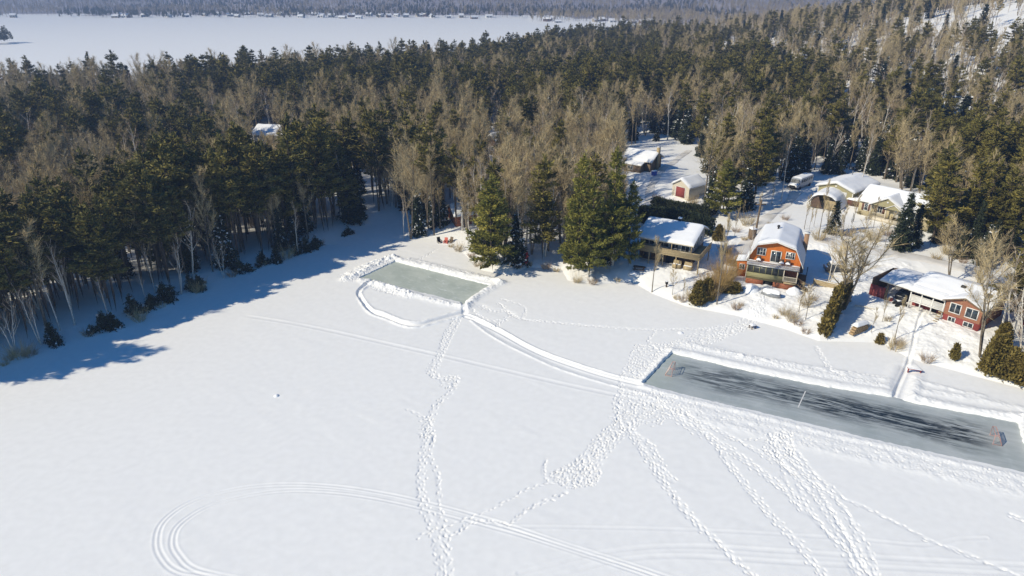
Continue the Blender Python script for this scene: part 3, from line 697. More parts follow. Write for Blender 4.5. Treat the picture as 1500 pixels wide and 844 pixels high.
def car(c, paint, snow=True):
    b = MB(); b.prism([(-2.1, .35), (2.1, .35), (2.15, .75), (1.95, .95), (.9, 1.02), (-1.9, 1.05), (-2.15, .9)], -.85, .85); b.build('body', M[paint], c)
    b = MB(); b.prism([(-1.75, 1.03), (1.0, 1.0), (.3, 1.5), (-1.3, 1.52)], -.76, .76); k = b.build('cabin', M['glass'], c); B(k, 'roof_panel', M[paint], (-1.28, .28, -.7, .7, 1.5, 1.56))
    for x in (-1.35, 1.35):
        for y in (-.8, .8):
            a = MB(); a.tube([(x, y-.12, .33), (x, y+.12, .33)], [.33, .33], 12)
            for e in (-.12, .12): a.add([(x, y+e, .33)]+[(x+.33*math.cos(i*PI/6), y+e, .33+.33*math.sin(i*PI/6)) for i in range(12)], [(0, 1+i, 1+(i+1) % 12) for i in range(12)])
            a.build('wheel', M['tyre'], c)
    for y in (-.6, .6): B(c, 'headlight', M['white'], (2.08, 2.17, y-.16, y+.16, .62, .78))
    if snow:
        s_ = MB(); snowslab([(-1.3, 1.55), (.3, 1.55)], -.72, .72, .3, 9, s_); snowslab([(1.0, 1.02), (2.1, .92)], -.8, .8, .22, 9, s_); snowslab([(-2.1, 1.03), (-1.75, 1.05)], -.8, .8, .15, 9, s_); s_.build('car_snow', M['roofsnow'], c, True)
brick_house()

# ---- khaki garage, beige bungalow, small garage, brown house
def gable_house(t, W, D, h, rise, wall, seed, over=.5, snow=.3, trim='white', ridge='y', skirt=-.8):
    if ridge == 'y': prof = [(0, skirt), (W, skirt), (W, h), (W/2, h+rise), (0, h)]; w = MB(); w.prism(prof, 0, D)
    else: prof = [(0, skirt), (D, skirt), (D, h), (D/2, h+rise), (0, h)]; w = MB(); w.prism(prof, 0, W, 0, 'x')
    w.build('wall', M[wall], t)
    S, T = (W, D) if ridge == 'y' else (D, W); sl = rise/(S/2)
    line = [(-over, h-over*sl+.16), (S/2, h+rise+.16), (S+over, h-over*sl+.16)]
    r = MB(); r.shell(line, .15, -over, T+over, 0, ridge if ridge == 'y' else 'x'); r.build('roof', M[trim], t)
    s_ = MB(); snowslab([(a, b+.02) for a, b in line], -over+.05, T+over-.05, snow, seed, s_, ridge); s_.build('roof_snow', M['roofsnow'], t, True)
rz = math.radians(-50)
g = thing('garage', 'khaki garage with snowy low gable roof at the edge of the forest', 'garage', base(1196, 289, 4.0), rz)
gable_house(g, 7.6, 11.0, 2.7, 1.25, 'khaki', 11)
B(g, 'garage_door', M['white'], (2.5, 6.3, -.05, -.003, -.3, 2.35)); B(g, 'gable_vent', M['white'], (3.6, 4.0, -.06, -.003, 3.1, 3.4)); B(g, 'corner_trim', M['white'], (-.04, .12, -.05, -.003, -.5, 2.65)); B(g, 'corner_trim', M['white'], (7.48, 7.64, -.05, -.003, -.5, 2.65))
v = MB(); v.tube([(3.2, 8, 3.8), (3.2, 8, 5.2)], [.09, .09], 8); v.build('flue_pipe', M['steel'], g)
window(g, 3, 4.2, 1, 2, 7.6, 2, 1, axis='x', side=1); window(g, 7, 8.2, 1, 2, 7.6, 2, 1, axis='x', side=1)
bg = thing('bungalow', 'beige bungalow with snowy roof and gabled front porch', 'house', base(1256, 310, 4.0), rz)
gable_house(bg, 13.5, 8.0, 2.6, 2.0, 'beige', 12, .5, .32, 'white', 'x')
w = MB(); w.prism([(2.7, 2.45), (9.0, 2.45), (5.85, 4.15)], -1.2, .3); w.build('porch_gable', M['khaki'], bg)
r = MB(); r.shell([(2.3, 2.4), (5.85, 4.4), (9.4, 2.4)], .14, -1.55, 4); r.build('porch_roof', M['white'], bg)
s_ = MB(); snowslab([(2.35, 2.43), (5.85, 4.42), (9.35, 2.43)], -1.5, 4, .26, 13, s_); s_.build('porch_snow', M['roofsnow'], bg, True)
r = MB(); r.shell([(5.6, 2.35), (7.3, 3.35), (9.0, 2.35)], .12, -1.75, -1.21); r.build('entry_gable', M['white'], bg)
w = MB(); w.prism([(5.8, 2.3), (8.8, 2.3), (7.3, 3.18)], -1.6, -1.21); w.build('entry_pediment', M['khaki'], bg)
for x in (2.85, 5.8, 8.85): B(bg, 'porch_post', M['cream'], (x-.09, x+.09, -1.2, -1.02, -.4, 2.44))
B(bg, 'porch_floor', M['cream'], (2.7, 9.0, -1.3, -.01, -.6, .05)); railing(bg, [(2.9, -1.15), (5.75, -1.15)], .05, .85, M['cream'])
window(bg, 1.1, 1.9, .6, 2.1, 0, 1, 2, .1); B(bg, 'shutter', M['shutter'], (.65, 1.05, -.06, -.003, .6, 2.1)); B(bg, 'shutter', M['shutter'], (1.95, 2.35, -.06, -.003, .6, 2.1))
window(bg, 3.7, 4.7, .7, 2.1, 0, 2, 1, .1); B(bg, 'shutter', M['shutter'], (3.25, 3.65, -.06, -.003, .7, 2.1)); B(bg, 'shutter', M['shutter'], (4.75, 5.15, -.06, -.003, .7, 2.1))
B(bg, 'door', M['white'], (6.9, 7.9, -.06, -.003, .06, 2.1)); window(bg, 10, 11.6, .7, 2.1, 0, 2, 1, .1); B(bg, 'gable_lamp', M['white'], (5.7, 6.0, -1.27, -1.203, 3.3, 3.6))
sg = thing('garage', 'small cream garage with a red door and thick snow on its roof', 'garage', base(984, 284, 4.0), math.radians(-52))
gable_house(sg, 4.6, 5.6, 2.3, 1.35, 'cream', 14, .35, .35); B(sg, 'garage_door', M['redbrick'], (1.1, 3.5, -.05, -.003, -.2, 2.0)); B(sg, 'door_frame', M['white'], (.95, 1.095, -.07, -.003, -.2, 2.12), (3.505, 3.65, -.07, -.003, -.2, 2.12), (1.095, 3.505, -.07, -.003, 2.005, 2.12))
bh = thing('house', 'brown wooden house with snowy roof and tall yellow-brown chimney behind the pines', 'house', base(912, 246, 4.0), math.radians(-35))
gable_house(bh, 7.5, 6.5, 2.6, 1.5, 'wood', 15, .6, .32, 'cream', 'x'); c_ = B(bh, 'chimney', M['tan'], (7.52, 8.2, 3.0, 3.8, -.5, 5.6)); B(c_, 'chimney_cap', M['white'], (7.48, 8.24, 2.96, 3.84, 5.6, 5.75))
B(bh, 'porch', M['wood'], (1.5, 6, -2.4, -.01, -.5, 1.8)); s_ = MB(); s_.shell([(-2.6, 1.85), (0, 2.4)], .1, 1.3, 6.2, 0, 'x'); s_.build('porch_roof', M['cream'], bh); s_ = MB(); snowslab([(-2.55, 1.87), (-.02, 2.42)], 1.35, 6.15, .26, 16, s_, 'x'); s_.build('porch_snow', M['roofsnow'], bh, True); window(bh, 2.5, 4, .5, 1.5, -2.41, 2, 1)
rc_ = thing('cabin', 'dark red cabin half hidden behind bare trees on the cove', 'cabin', (*ground(668, 333)[:2], ground(668, 333)[2]), math.radians(20))
gable_house(rc_, 8.5, 6, 2.5, 1.3, 'rust', 17, .5, .3, 'white', 'x'); window(rc_, 1, 2.6, .8, 2, 0, 2, 1); window(rc_, 5, 6.6, .8, 2, 0, 2, 1); B(rc_, 'door', M['cream'], (3.4, 4.3, -.05, -.003, -.2, 2))
bc = thing('cabin', 'snow-roofed blue-grey cabin showing between the pines of the left forest', 'cabin', (*at(372, 203, 4)[:2], 2.2), math.radians(-12))
gable_house(bc, 10, 7, 3.2, 1.9, 'greywall', 18, .6, .34, 'white', 'x'); B(bc, 'door', M['brown'], (4.4, 5.3, -.05, -.003, 0, 2.05)); window(bc, 1.2, 2.8, .9, 2.2, 0, 2, 1); window(bc, 6.6, 8.2, .9, 2.2, 0, 2, 1)
ch_ = thing('cabin', 'white-roofed cabin seen through bare treetops in the middle of the wood', 'cabin', (*at(708, 214, 4)[:2], 2.2), math.radians(-40))
gable_house(ch_, 6, 6.5, 3, 2.4, 'brown', 19, .5, .34, 'white', 'y'); window(ch_, 2, 4, 1, 2.2, 0, 2, 1); B(ch_, 'door', M['tan'], (4.5, 5.4, -.05, -.003, 0, 2))
p = ground(1497, 476); rh = thing('house', 'red house cut by the right edge behind white birches', 'house', (p[0], p[1], p[2]-.2), math.radians(-50))
gable_house(rh, 9, 8, 2.9, 1.5, 'redbrick', 20, .6, .32, 'white', 'x'); window(rh, .7, 2.1, .9, 2.2, 0, 2, 1)
p = ground(1478, 466)

# ---- vehicles
p = base(1172, 274, 4.0); van = thing('camper_van', 'long grey camper van dusted with snow parked beside the khaki garage', 'van', p, math.radians(-137))
b = MB(); b.prism([(-3.6, .55), (3.1, .55), (3.9, .6), (4.0, 1.15), (3.0, 1.45), (2.55, 2.35), (2.3, 2.5), (-3.5, 2.5), (-3.65, 2.2)], -1.1, 1.1); b.build('body', M['vanbody'], van)
m = MB()
for y in (-1.115, 1.115):
    for i in range(5): m.box(-3.2+i*1.1, -2.3+i*1.1, min(y, y*.99), max(y, y*.99), 1.55, 2.15)
m.build('side_windows', M['glass'], van); b = MB(); b.add([(3.02, -.95, 1.5), (3.02, .95, 1.5), (2.6, .9, 2.3), (2.6, -.9, 2.3)], [(0, 1, 2, 3)]); o = b.build('windscreen', M['glass'], van); o.location = (.02, 0, .01)
B(van, 'bumper', M['black'], (4.0, 4.15, -1.1, 1.1, .45, .75)); B(van, 'grille', M['black'], (4.01, 4.06, -.6, .6, .8, 1.1))
for y in (-.85, .85): B(van, 'headlight', M['white'], (4.01, 4.07, y-.16, y+.16, .82, 1.08))
for x in (-2.3, 2.6):
    for y in (-1.0, 1.0):
        a = MB(); a.tube([(x, y-.14, .42), (x, y+.14, .42)], [.42, .42], 12); a.add([(x, y*1.14, .42)]+[(x+.42*math.cos(i*PI/6), y*1.14, .42+.42*math.sin(i*PI/6)) for i in range(12)], [(0, 1+i, 1+(i+1) % 12) for i in range(12)]); a.build('wheel', M['tyre'], van)
s_ = MB(); snowslab([(-3.5, 2.5), (2.3, 2.5)], -1.05, 1.05, .2, 21, s_); snowslab([(3.0, 1.46), (3.95, 1.18)], -1.0, 1.0, .16, 22, s_); s_.build('van_snow', M['roofsnow'], van, True)
p = ground(1226, 398); c = thing('parked_car', 'dark parked car under snow beside the orange house', 'car', (p[0], p[1], p[2]-.05), math.radians(-10)); car(c, 'carpaint')
# ---- rounded fabric car shelter buried in snow
p = base(1187, 299, 4.0); sh = thing('car_shelter', 'rounded car shelter buried in snow in front of the khaki garage', 'shelter', (p[0], p[1], 3.9), math.radians(-40))
prof = [(0, -.4), (0, .9), (.35, 1.7), (1.2, 2.3), (2.6, 2.55), (4.0, 2.3), (4.85, 1.7), (5.2, .9), (5.2, -.4)]
b = MB(); b.shell(prof, .08, 0, 6); b.build('cover', M['cream'], sh); b = MB(); b.prism([(a, z) for a, z in prof if a < 2.4]+[(2.4, -.4)], .1, .16); b.build('dark_end_panel', M['brown'], sh)
b = MB(); b.prism([(2.8, -.4), (2.8, 1.5), (4.8, 1.45), (5.1, .9), (5.1, -.4)], .12, .18); b.build('pale_end_panel', M['tan'], sh)
s_ = MB(); snowslab([(-.9, .0), (-.15, 1.0), (.25, 1.8), (1.2, 2.38), (2.6, 2.62), (4.0, 2.38), (4.95, 1.8), (5.35, 1.0), (6.1, .0)], -.35, 6.6, .42, 23, s_); s_.build('shelter_snow', M['roofsnow'], sh, True)
p = ground(1250, 302); sd = thing('shed', 'low dark shed with snow on top between garage and bungalow', 'shed', (p[0], p[1], p[2]-.1), rz); B(sd, 'wall', M['shutter'], (-1.4, 1.4, 0, 2, 0, 1.3)); s_ = MB(); snowslab([(-1.6, 1.3), (1.6, 1.3)], -.2, 2.2, .4, 24, s_); s_.build('roof_snow', M['roofsnow'], sd, True); B(sd, 'door', M['brown'], (-.5, .4, -.04, -.003, .05, 1.2))
print('BUILDINGS DONE')

# ------------------------------------------------------------------ tree makers
def sprays(mb, P, out, n, ln, wd, up=.25, m=0, tint=None, droop=0.0, jit=.35, flat=1.0):
    """n small tapering leaf blades round each point of P, fanned about direction out"""
    P = np.repeat(P, n, 0); O = np.repeat(out, n, 0); k = len(P)
    d = O+rng.normal(0, .62, (k, 3))*np.array([1, 1, flat]); d[:, 2] += up-droop; d /= np.linalg.norm(d, axis=1)[:, None]+1e-9
    L = ln*rng.uniform(.6, 1.3, k)[:, None]; W = wd*rng.uniform(.6, 1.3, k)[:, None]
    s_ = np.cross(d, rng.normal(0, 1, (k, 3))+np.array([0, 0, 1.2])); s_ /= np.linalg.norm(s_, axis=1)[:, None]+1e-9
    p0 = P+rng.normal(0, jit*ln, (k, 3))
    V = np.stack([p0-d*L*.25, p0+d*L*.3+s_*W, p0+d*L, p0+d*L*.3-s_*W], 1).reshape(-1, 3)
    f = np.arange(4*k).reshape(-1, 4)
    t = rng.random(k) if tint is None else np.clip(tint+rng.normal(0, .18, k), 0, 1)
    mb.add(V, f, m, np.repeat(t, 4))
def pine(h, r, cb, gap=.25, n=7, ln=.56, wd=.105, lv=.85, lean=.0, needle='needle', plume=1.0, pw=.8):
    tr, cr = MB(), MB(); k = 9; z = np.linspace(-.5, h, k); bx, by = rng.normal(0, .012*h, 2)
    cxy = np.stack([bx*np.sin(z/h*3)+lean*(z/h)**1.4, by*np.sin(z/h*2.4+1)], 1)
    tr.tube(np.column_stack([cxy, z]), np.linspace(.022*h*.62, .02, k)+.02, 7)
    nb = int((1-cb)*h/lv); ax = lambda q: np.array([np.interp(q, z, cxy[:, 0]), np.interp(q, z, cxy[:, 1]), q])
    for i in range(nb):
        t = (i+rng.uniform(-.3, .3))/nb; q = h*(cb+(1-cb)*np.clip(t, 0, .99)); az = rng.uniform(0, 6.28)
        prof = r*(min(1, (t+.12)/.3)**.7)*((1-t)**pw)+.25
        for j in range(rng.integers(4, 7)):
            if rng.random() < gap*.45: continue
            a = az+j*1.4+rng.normal(0, .3); L = prof*rng.uniform(.5, 1.22); s0 = ax(q); e = np.array([math.cos(a), math.sin(a), 0])
            rise = .12+.32*t+rng.normal(0, .10); tip = s0+e*L+np.array([0, 0, L*rise]); mid = s0+e*L*.55+np.array([0, 0, L*rise*.3])
            cr.tube([s0, mid, tip], [.035+.008*L, .03, .012], 3, 1, .3, False)
            u = np.linspace(.32, 1, max(2, int(L/.42))); pts = np.where(u[:, None] < .55, s0+(mid-s0)*(u[:, None]/.55), mid+(tip-mid)*((u[:, None]-.55)/.45))
            sp = L*.20; side = np.array([-e[1], e[0], 0]); pp = [pts]
            for sg in (-1, 1): pp.append(pts+side*sg*sp*(1-.35*u[:, None])*rng.uniform(.5, 1.2)+e*.15)
            pp = np.vstack(pp); bt = np.clip(rng.normal(.42, .2)+.12*(t-.4), 0, 1)
            sprays(cr, pp, np.broadcast_to(e*.9+np.array([0, 0, .15*plume]), pp.shape), n, ln, wd, .22, 0, bt, 0, .3, .55)
    top = np.array([ax(h*.97), ax(h), ax(h)+[0, 0, .2]]); sprays(cr, top, np.broadcast_to([0, 0, 1.], (3, 3)), n*2, ln*.9, wd, .2)
    return tr, cr
def spruce(h, r, snow=.35, cb=.04, ln=.42, wd=.11, n=4, lv=.4):
    tr, cr = MB(), MB(); tr.tube([(0, 0, -.4), (0, 0, h*.5), (0, 0, h*.98)], [.012*h+.03, .008*h+.02, .015], 6)
    nb = int((1-cb)*h/lv)
    for i in range(nb):
        t = (i+rng.uniform(-.3, .3))/nb; q = h*(cb+(1-cb)*t); prof = r*(1-t)**.9*rng.uniform(.75, 1.15)+.1; az = rng.uniform(0, 6)
        m_ = max(4, int(5+3*(1-t)))
        for j in range(m_):
            if rng.random() < .1: continue
            a = az+j*6.28/m_+rng.normal(0, .22); L = prof*rng.uniform(.65, 1.15); e = np.array([math.cos(a), math.sin(a), 0]); s0 = np.array([0, 0, q])
            tip = s0+e*L+np.array([0, 0, -L*.32+.1]); u = np.linspace(.2, 1, max(2, int(L/.3)))[:, None]; pts = s0+(tip-s0)*u; pts[:, 2] += .12*L*np.sin(u[:, 0]*3)
            side = np.array([-e[1], e[0], 0]); pp = np.vstack([pts, pts+side*L*.16*u, pts-side*L*.16*u])
            bt = np.clip(rng.normal(.4, .2), 0, 1); sprays(cr, pp, np.broadcast_to(e*.9, pp.shape), n, ln, wd, .0, 0, bt, .12)
            if rng.random() < snow:
                b0 = pts[len(pts)//2:]+[0, 0, .1]; k = len(b0)
                sprays(cr, b0, np.broadcast_to(e*.8, b0.shape), 2, .34, .19, -.1, 2, .5)
    sprays(cr, np.array([[0, 0, h*.97], [0, 0, h]]), np.broadcast_to([0, 0, 1.], (2, 3)), 6, .35, .07)
    return tr, cr
def bare(h, r, stems=1, cb=.32, twigs=520, tw=.02, up=.8, lean=0, m_trunk=.5, wob=.02, trunk_r=None):
    """leafless tree: trunk and limbs in one builder, the fine branches and twigs in another"""
    tr, cr = MB(), MB(); nodes = []
    for s_ in range(stems):
        a = rng.uniform(0, 6.28); sl = 0 if stems == 1 else rng.uniform(.08, .22); hh = h*(1 if s_ == 0 else rng.uniform(.7, .98))
        k = 9; z = np.linspace(-.4, hh, k); q = z/hh; w = rng.normal(0, wob*hh, (k, 2)).cumsum(0)*.4*np.clip(q, 0, 1)[:, None]; w[0] = 0
        P = np.column_stack([lean*np.clip(q, 0, 1)**1.3+math.cos(a)*sl*hh*np.clip(q, 0, 1)**.8+w[:, 0], math.sin(a)*sl*hh*np.clip(q, 0, 1)**.8+w[:, 1], z])
        R = (trunk_r or .011*h+.035)*(.75 if stems > 1 else 1); tr.tube(P, np.linspace(R, .02, k)**1.0, 6)
        nl = int(rng.integers(9, 14))
        for i in range(nl):
            t = cb+(1-cb)*(i+rng.uniform(0, .9))/nl; b0 = np.array([np.interp(t, q, P[:, c]) for c in range(3)]); az = rng.uniform(0, 6.28)
            L = r*(1-.62*(t-cb)/(1-cb))*rng.uniform(.65, 1.3); e = np.array([math.cos(az), math.sin(az), 0]); d1 = e*(1-up*.45)+np.array([0, 0, up])
            d1 /= np.linalg.norm(d1); p1 = b0+d1*L*.5; p2 = p1+(d1+np.array([0, 0, .35])+rng.normal(0, .12, 3))*L*.55
            rr = R*(1-t)*.55+.018; tr.tube([b0, p1, p2], [rr, rr*.65, .014], 4, 0, .5, False); nodes += [(b0, p1, .5), (p1, p2, 1), (p1, p2, 1)]
    for k in range(twigs):
        b0, p1, wgt = nodes[rng.integers(len(nodes))]; t = rng.uniform(.1, 1); o = b0+(p1-b0)*t; d = (p1-b0); L0 = np.linalg.norm(d); d = d/(L0+1e-6)
        d = d*.75+rng.normal(0, .5, 3)+np.array([0, 0, .35*up]); d /= np.linalg.norm(d); L = rng.uniform(.35, 1.0)*min(1.9, .5*L0+.55)
        s_ = np.cross(d, rng.normal(0, 1, 3)); s_ /= np.linalg.norm(s_)+1e-9; tt = rng.random(); m1 = o+d*L*.5+rng.normal(0, .05, 3)
        V = [o+s_*tw, o-s_*tw, m1-s_*tw*.6, m1+s_*tw*.6]; d2 = d+rng.normal(0, .25, 3); V2 = [m1+s_*tw*.6, m1-s_*tw*.6, m1+d2*L*.5]
        cr.add(V, [(0, 1, 2, 3)], 0, tt); cr.add(V2, [(0, 1, 2)], 0, tt)
        for _ in range(3):
            o2 = m1+d*L*rng.uniform(-.3, .35); d3 = d+rng.normal(0, .55, 3); d3[2] += .2; l3 = L*rng.uniform(.3, .6)
            cr.add([o2+s_*tw*.55, o2-s_*tw*.55, o2+d3*l3], [(0, 1, 2)], 0, tt)
    return tr, cr
def bush(r, h, n=60, tw=.018):
    m = MB()
    for k in range(n):
        a = rng.uniform(0, 6.28); q = r*math.sqrt(rng.random())*.45; o = np.array([q*math.cos(a), q*math.sin(a), -.1]); e = np.array([math.cos(a), math.sin(a), 0])
        d = e*rng.uniform(.1, .8)+np.array([0, 0, 1]); L = h*rng.uniform(.5, 1.1); t_ = rng.random(); p1 = o+d*L*.55; p2 = p1+(d+rng.normal(0, .3, 3))*L*.5
        m.tube([o, p1, p2], [tw, tw*.7, .006], 3, 0, t_, False)
        for _ in range(3):
            o2 = o+(p1-o)*rng.uniform(.4, 1); s_ = rng.normal(0, tw*.5, 3); m.add([o2+s_, o2-s_, o2+(d+rng.normal(0, .5, 3))*L*.4], [(0, 1, 2)], 0, t_)
    return m
def cedar(h, r, n=420, ln=.35, wd=.11):
    m = MB(); m.tube([(0, 0, -.3), (0, 0, h*.8)], [.08, .02], 5, 1)
    z = h*rng.random(n)**1.15; rr = r*np.sqrt(np.clip(1-z/h, .02, 1))*rng.uniform(.55, 1.08, n)*np.clip(z/h*6+.55, 0, 1); a = rng.uniform(0, 6.28, n)
    P = np.stack([rr*np.cos(a), rr*np.sin(a), z], 1); O = np.stack([np.cos(a)*.7, np.sin(a)*.7, np.full(n, .7)], 1); sprays(m, P, O, 4, ln, wd, .5); return m
class Tree: pass
def make_kind(name, cat, gens, mt_trunk, mt_crown):
    out = []
    for tr, cr in gens: out.append((tr.mesh(name+'_trunk', mt_trunk, True), cr.mesh(name+'_crown', mt_crown)))
    return out
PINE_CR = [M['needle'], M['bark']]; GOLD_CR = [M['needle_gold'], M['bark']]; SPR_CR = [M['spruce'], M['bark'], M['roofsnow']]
V = {}
V['pine'] = make_kind('pine', 'pine', [pine(17, 3.6, .36), pine(16, 3.1, .42, .5), pine(18, 3.9, .30, .35), pine(15, 3.3, .28, .2), pine(19, 3.4, .45, .6), pine(14, 2.9, .2, .3), pine(17, 2.6, .52, .5), pine(16, 2.3, .6, .55), pine(18, 2.8, .55, .5)], M['bark'], PINE_CR)
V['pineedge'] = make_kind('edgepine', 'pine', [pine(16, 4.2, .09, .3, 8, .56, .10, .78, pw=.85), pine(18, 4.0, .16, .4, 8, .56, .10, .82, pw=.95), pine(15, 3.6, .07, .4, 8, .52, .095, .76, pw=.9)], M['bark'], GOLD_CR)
V['spruce'] = make_kind('spruce', 'spruce', [spruce(11, 2.0, .18), spruce(9, 1.9, .4), spruce(13, 2.1, .08), spruce(8, 1.7, .55)], M['bark'], SPR_CR)
V['bare'] = make_kind('bare', 'bare tree', [bare(13, 3.4, 1, .34, 760), bare(14, 2.8, 1, .38, 720, up=1.0), bare(12, 3.6, 2, .32, 860), bare(15, 3.0, 1, .4, 760, up=1.1), bare(11, 3.0, 3, .28, 900)], M['bare_bark'], M['twig'])
V['birch'] = make_kind('birch', 'birch', [bare(13, 2.6, 1, .38, 300, .015, wob=.035, trunk_r=.2), bare(12, 2.7, 2, .36, 340, .015, wob=.035, trunk_r=.19), bare(14, 2.3, 1, .46, 280, .015, 1.0, wob=.03, trunk_r=.2), bare(11, 2.5, 3, .33, 330, .015, wob=.03, trunk_r=.17)], M['birch'], M['twig_red'])
HT = {'pine': [17, 16, 18, 15, 19, 14, 17, 16, 18], 'pineedge': [16, 18, 15], 'spruce': [11, 9, 13, 8], 'bare': [13, 14, 12, 15, 11], 'birch': [13, 12, 14, 11]}
KIND = {'pine': ('pine_tree', 'pine tree'), 'pineedge': ('pine_tree', 'pine tree'), 'spruce': ('spruce_tree', 'spruce tree'), 'bare': ('bare_tree', 'bare tree'), 'birch': ('birch_tree', 'birch tree')}
count = {}
def plant(kind, vi, x, y, z, h, label, group=None, rot=None, squash=1.0, tilt=(0, 0)):
    nm, cat = KIND[kind]; t = thing(nm, label, cat, (x, y, z), 0, group); s_ = h/HT[kind][vi]
    t.rotation_euler = (tilt[0], tilt[1], rng.uniform(0, 6.28) if rot is None else rot); t.scale = (s_*squash, s_*squash, s_)
    for part, me in zip(('trunk', 'crown'), V[kind][vi]):
        o = bpy.data.objects.new(part, me); C.objects.link(o); o.parent = t
    count[nm] = count.get(nm, 0)+1
    return t
TAKEN = []
def tree_at(kind, vi, basepx, top, label, group=None, squash=1.0, rot=None):
    """a tree whose foot is seen at basepx, as tall as the photo shows (top = pixel row of its tip)"""
    x, y, z = ground(*basepx); h = 3.0
    for _ in range(40):
        e = project(x, y, z+h)[1]-top; h += e*project(x, y, z+h)[2]/F*.8
    tx = project(x, y, z+h)[0]; TAKEN.append((x, y)); return plant(kind, vi, x, y, z, h, label, group, rot, squash)

plant('pine', 6, -84.5, 68.6, .6, 27, 'very tall slender pine on the left shore whose long shadow points across the lake', rot=1.0)
# named trees of the shore and the yards
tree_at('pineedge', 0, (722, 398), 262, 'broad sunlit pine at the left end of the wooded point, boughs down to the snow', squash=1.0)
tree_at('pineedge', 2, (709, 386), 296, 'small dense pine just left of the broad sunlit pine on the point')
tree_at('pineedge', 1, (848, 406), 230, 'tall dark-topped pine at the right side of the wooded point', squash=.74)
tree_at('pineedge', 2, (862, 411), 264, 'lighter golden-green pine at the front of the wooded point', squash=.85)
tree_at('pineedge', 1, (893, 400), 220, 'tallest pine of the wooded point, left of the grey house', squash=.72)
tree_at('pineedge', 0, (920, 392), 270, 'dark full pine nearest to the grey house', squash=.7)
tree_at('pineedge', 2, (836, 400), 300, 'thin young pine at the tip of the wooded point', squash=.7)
tree_at('pineedge', 0, (1058, 318), 236, 'broad dark pine right of the small cream garage', squash=1.15)
tree_at('spruce', 3, (1038, 312), 262, 'snowy spruce between the small cream garage and the dark broad pine', squash=1.2)
tree_at('spruce', 1, (1219, 342), 295, 'small snowy spruce standing before the khaki garage', squash=1.05)
tree_at('spruce', 0, (1317, 366), 282, 'tall thin spruce in front of the right end of the beige bungalow', squash=1.05)
tree_at('spruce', 2, (1337, 362), 300, 'dark spruce beside the right corner of the beige bungalow')
tree_at('spruce', 3, (614, 343), 276, 'narrow snow-flecked spruce at the back of the cove', squash=.75)
tree_at('bare', 4, (1236, 452), 325, 'big many-stemmed bare tree between the orange and the brick house', squash=1.45)
tree_at('bare', 2, (1228, 446), 352, 'spreading bare tree behind the dark cedar hedge', squash=1.1)
tree_at('birch', 1, (1212, 420), 330, 'slender pale birch left of the big many-stemmed bare tree', squash=.8)
tree_at('bare', 2, (1436, 522), 372, 'thick-trunked bare tree at the right corner of the brick house', squash=1.05)
tree_at('birch', 0, (1462, 498), 368, 'white birch right of the thick-trunked bare tree', squash=1.0)
tree_at('birch', 1, (1478, 520), 398, 'forked white birch leaning beside the right-hand cedars', squash=1.05)
tree_at('birch', 3, (1495, 545), 420, 'clump of thin birch stems at the right edge of the picture')
tree_at('bare', 1, (955, 428), 350, 'small golden bare tree alone in front of the grey house', squash=.8)
tree_at('bare', 3, (1050, 446), 325, 'tall brown poplar rising from the golden willow thicket', squash=.6)
tree_at('birch', 2, (1091, 412), 335, 'pale birch at the left corner of the orange house', squash=.6)
tree_at('bare', 3, (1199, 346), 268, 'slim bare tree behind the chimney of the orange house', squash=.6)
tree_at('bare', 1, (1178, 336), 288, 'twin bare saplings behind the snowy barn roof', squash=.7)
tree_at('birch', 2, (1258, 285), 190, 'tall white birch between khaki garage and bungalow', squash=.7)
tree_at('birch', 0, (1334, 280), 170, 'tall pale birch behind the right end of the bungalow', squash=.7)
tree_at('birch', 2, (1144, 296), 205, 'tall thin birch left of the grey camper van', squash=.6)
tree_at('bare', 2, (1390, 415), 330, 'low bare tree by the road behind the brick house', squash=1.2)
tree_at('bare', 4, (1430, 424), 345, 'spreading grey bare tree beyond the brick house roof', squash=1.2)
for bp, tp, vi, lb in [((110, 476), 368, 0, 'tall forked white birch on the left shore'), ((88, 484), 394, 2, 'leaning white birch left of the tall forked one on the left shore'), ((266, 432), 350, 1, 'broadly forked white birch above a dark fir bush on the left shore'),
                       ((228, 430), 362, 2, 'straight slim birch left of the broadly forked birch'), ((214, 441), 390, 0, 'short crooked birch on the left shore'), ((328, 408), 352, 3, 'small birch clump in the bend of the left shore'),
                       ((23, 520), 440, 3, 'low bushy birch clump at the lower left edge'), ((60, 505), 420, 1, 'thin twin birch over the bank on the left shore'), ((437, 372), 300, 0, 'pale birch near the inner end of the left shore'), ((160, 470), 410, 0, 'slim pale birch between two fir bushes on the left shore')]:
    tree_at('birch', vi, bp, tp, lb, squash=.8)
tree_at('bare', 0, (312, 398), 284, 'tall pale bare tree standing out before the dark left forest', squash=.75)
tree_at('bare', 2, (602, 350), 215, 'tall spreading bare tree at the back of the cove', squash=.9)
tree_at('bare', 1, (636, 345), 225, 'tall slim bare tree just right of the cove', squash=.8)
tree_at('birch', 2, (592, 350), 288, 'thin grey birch leaning over the cove', squash=.7)

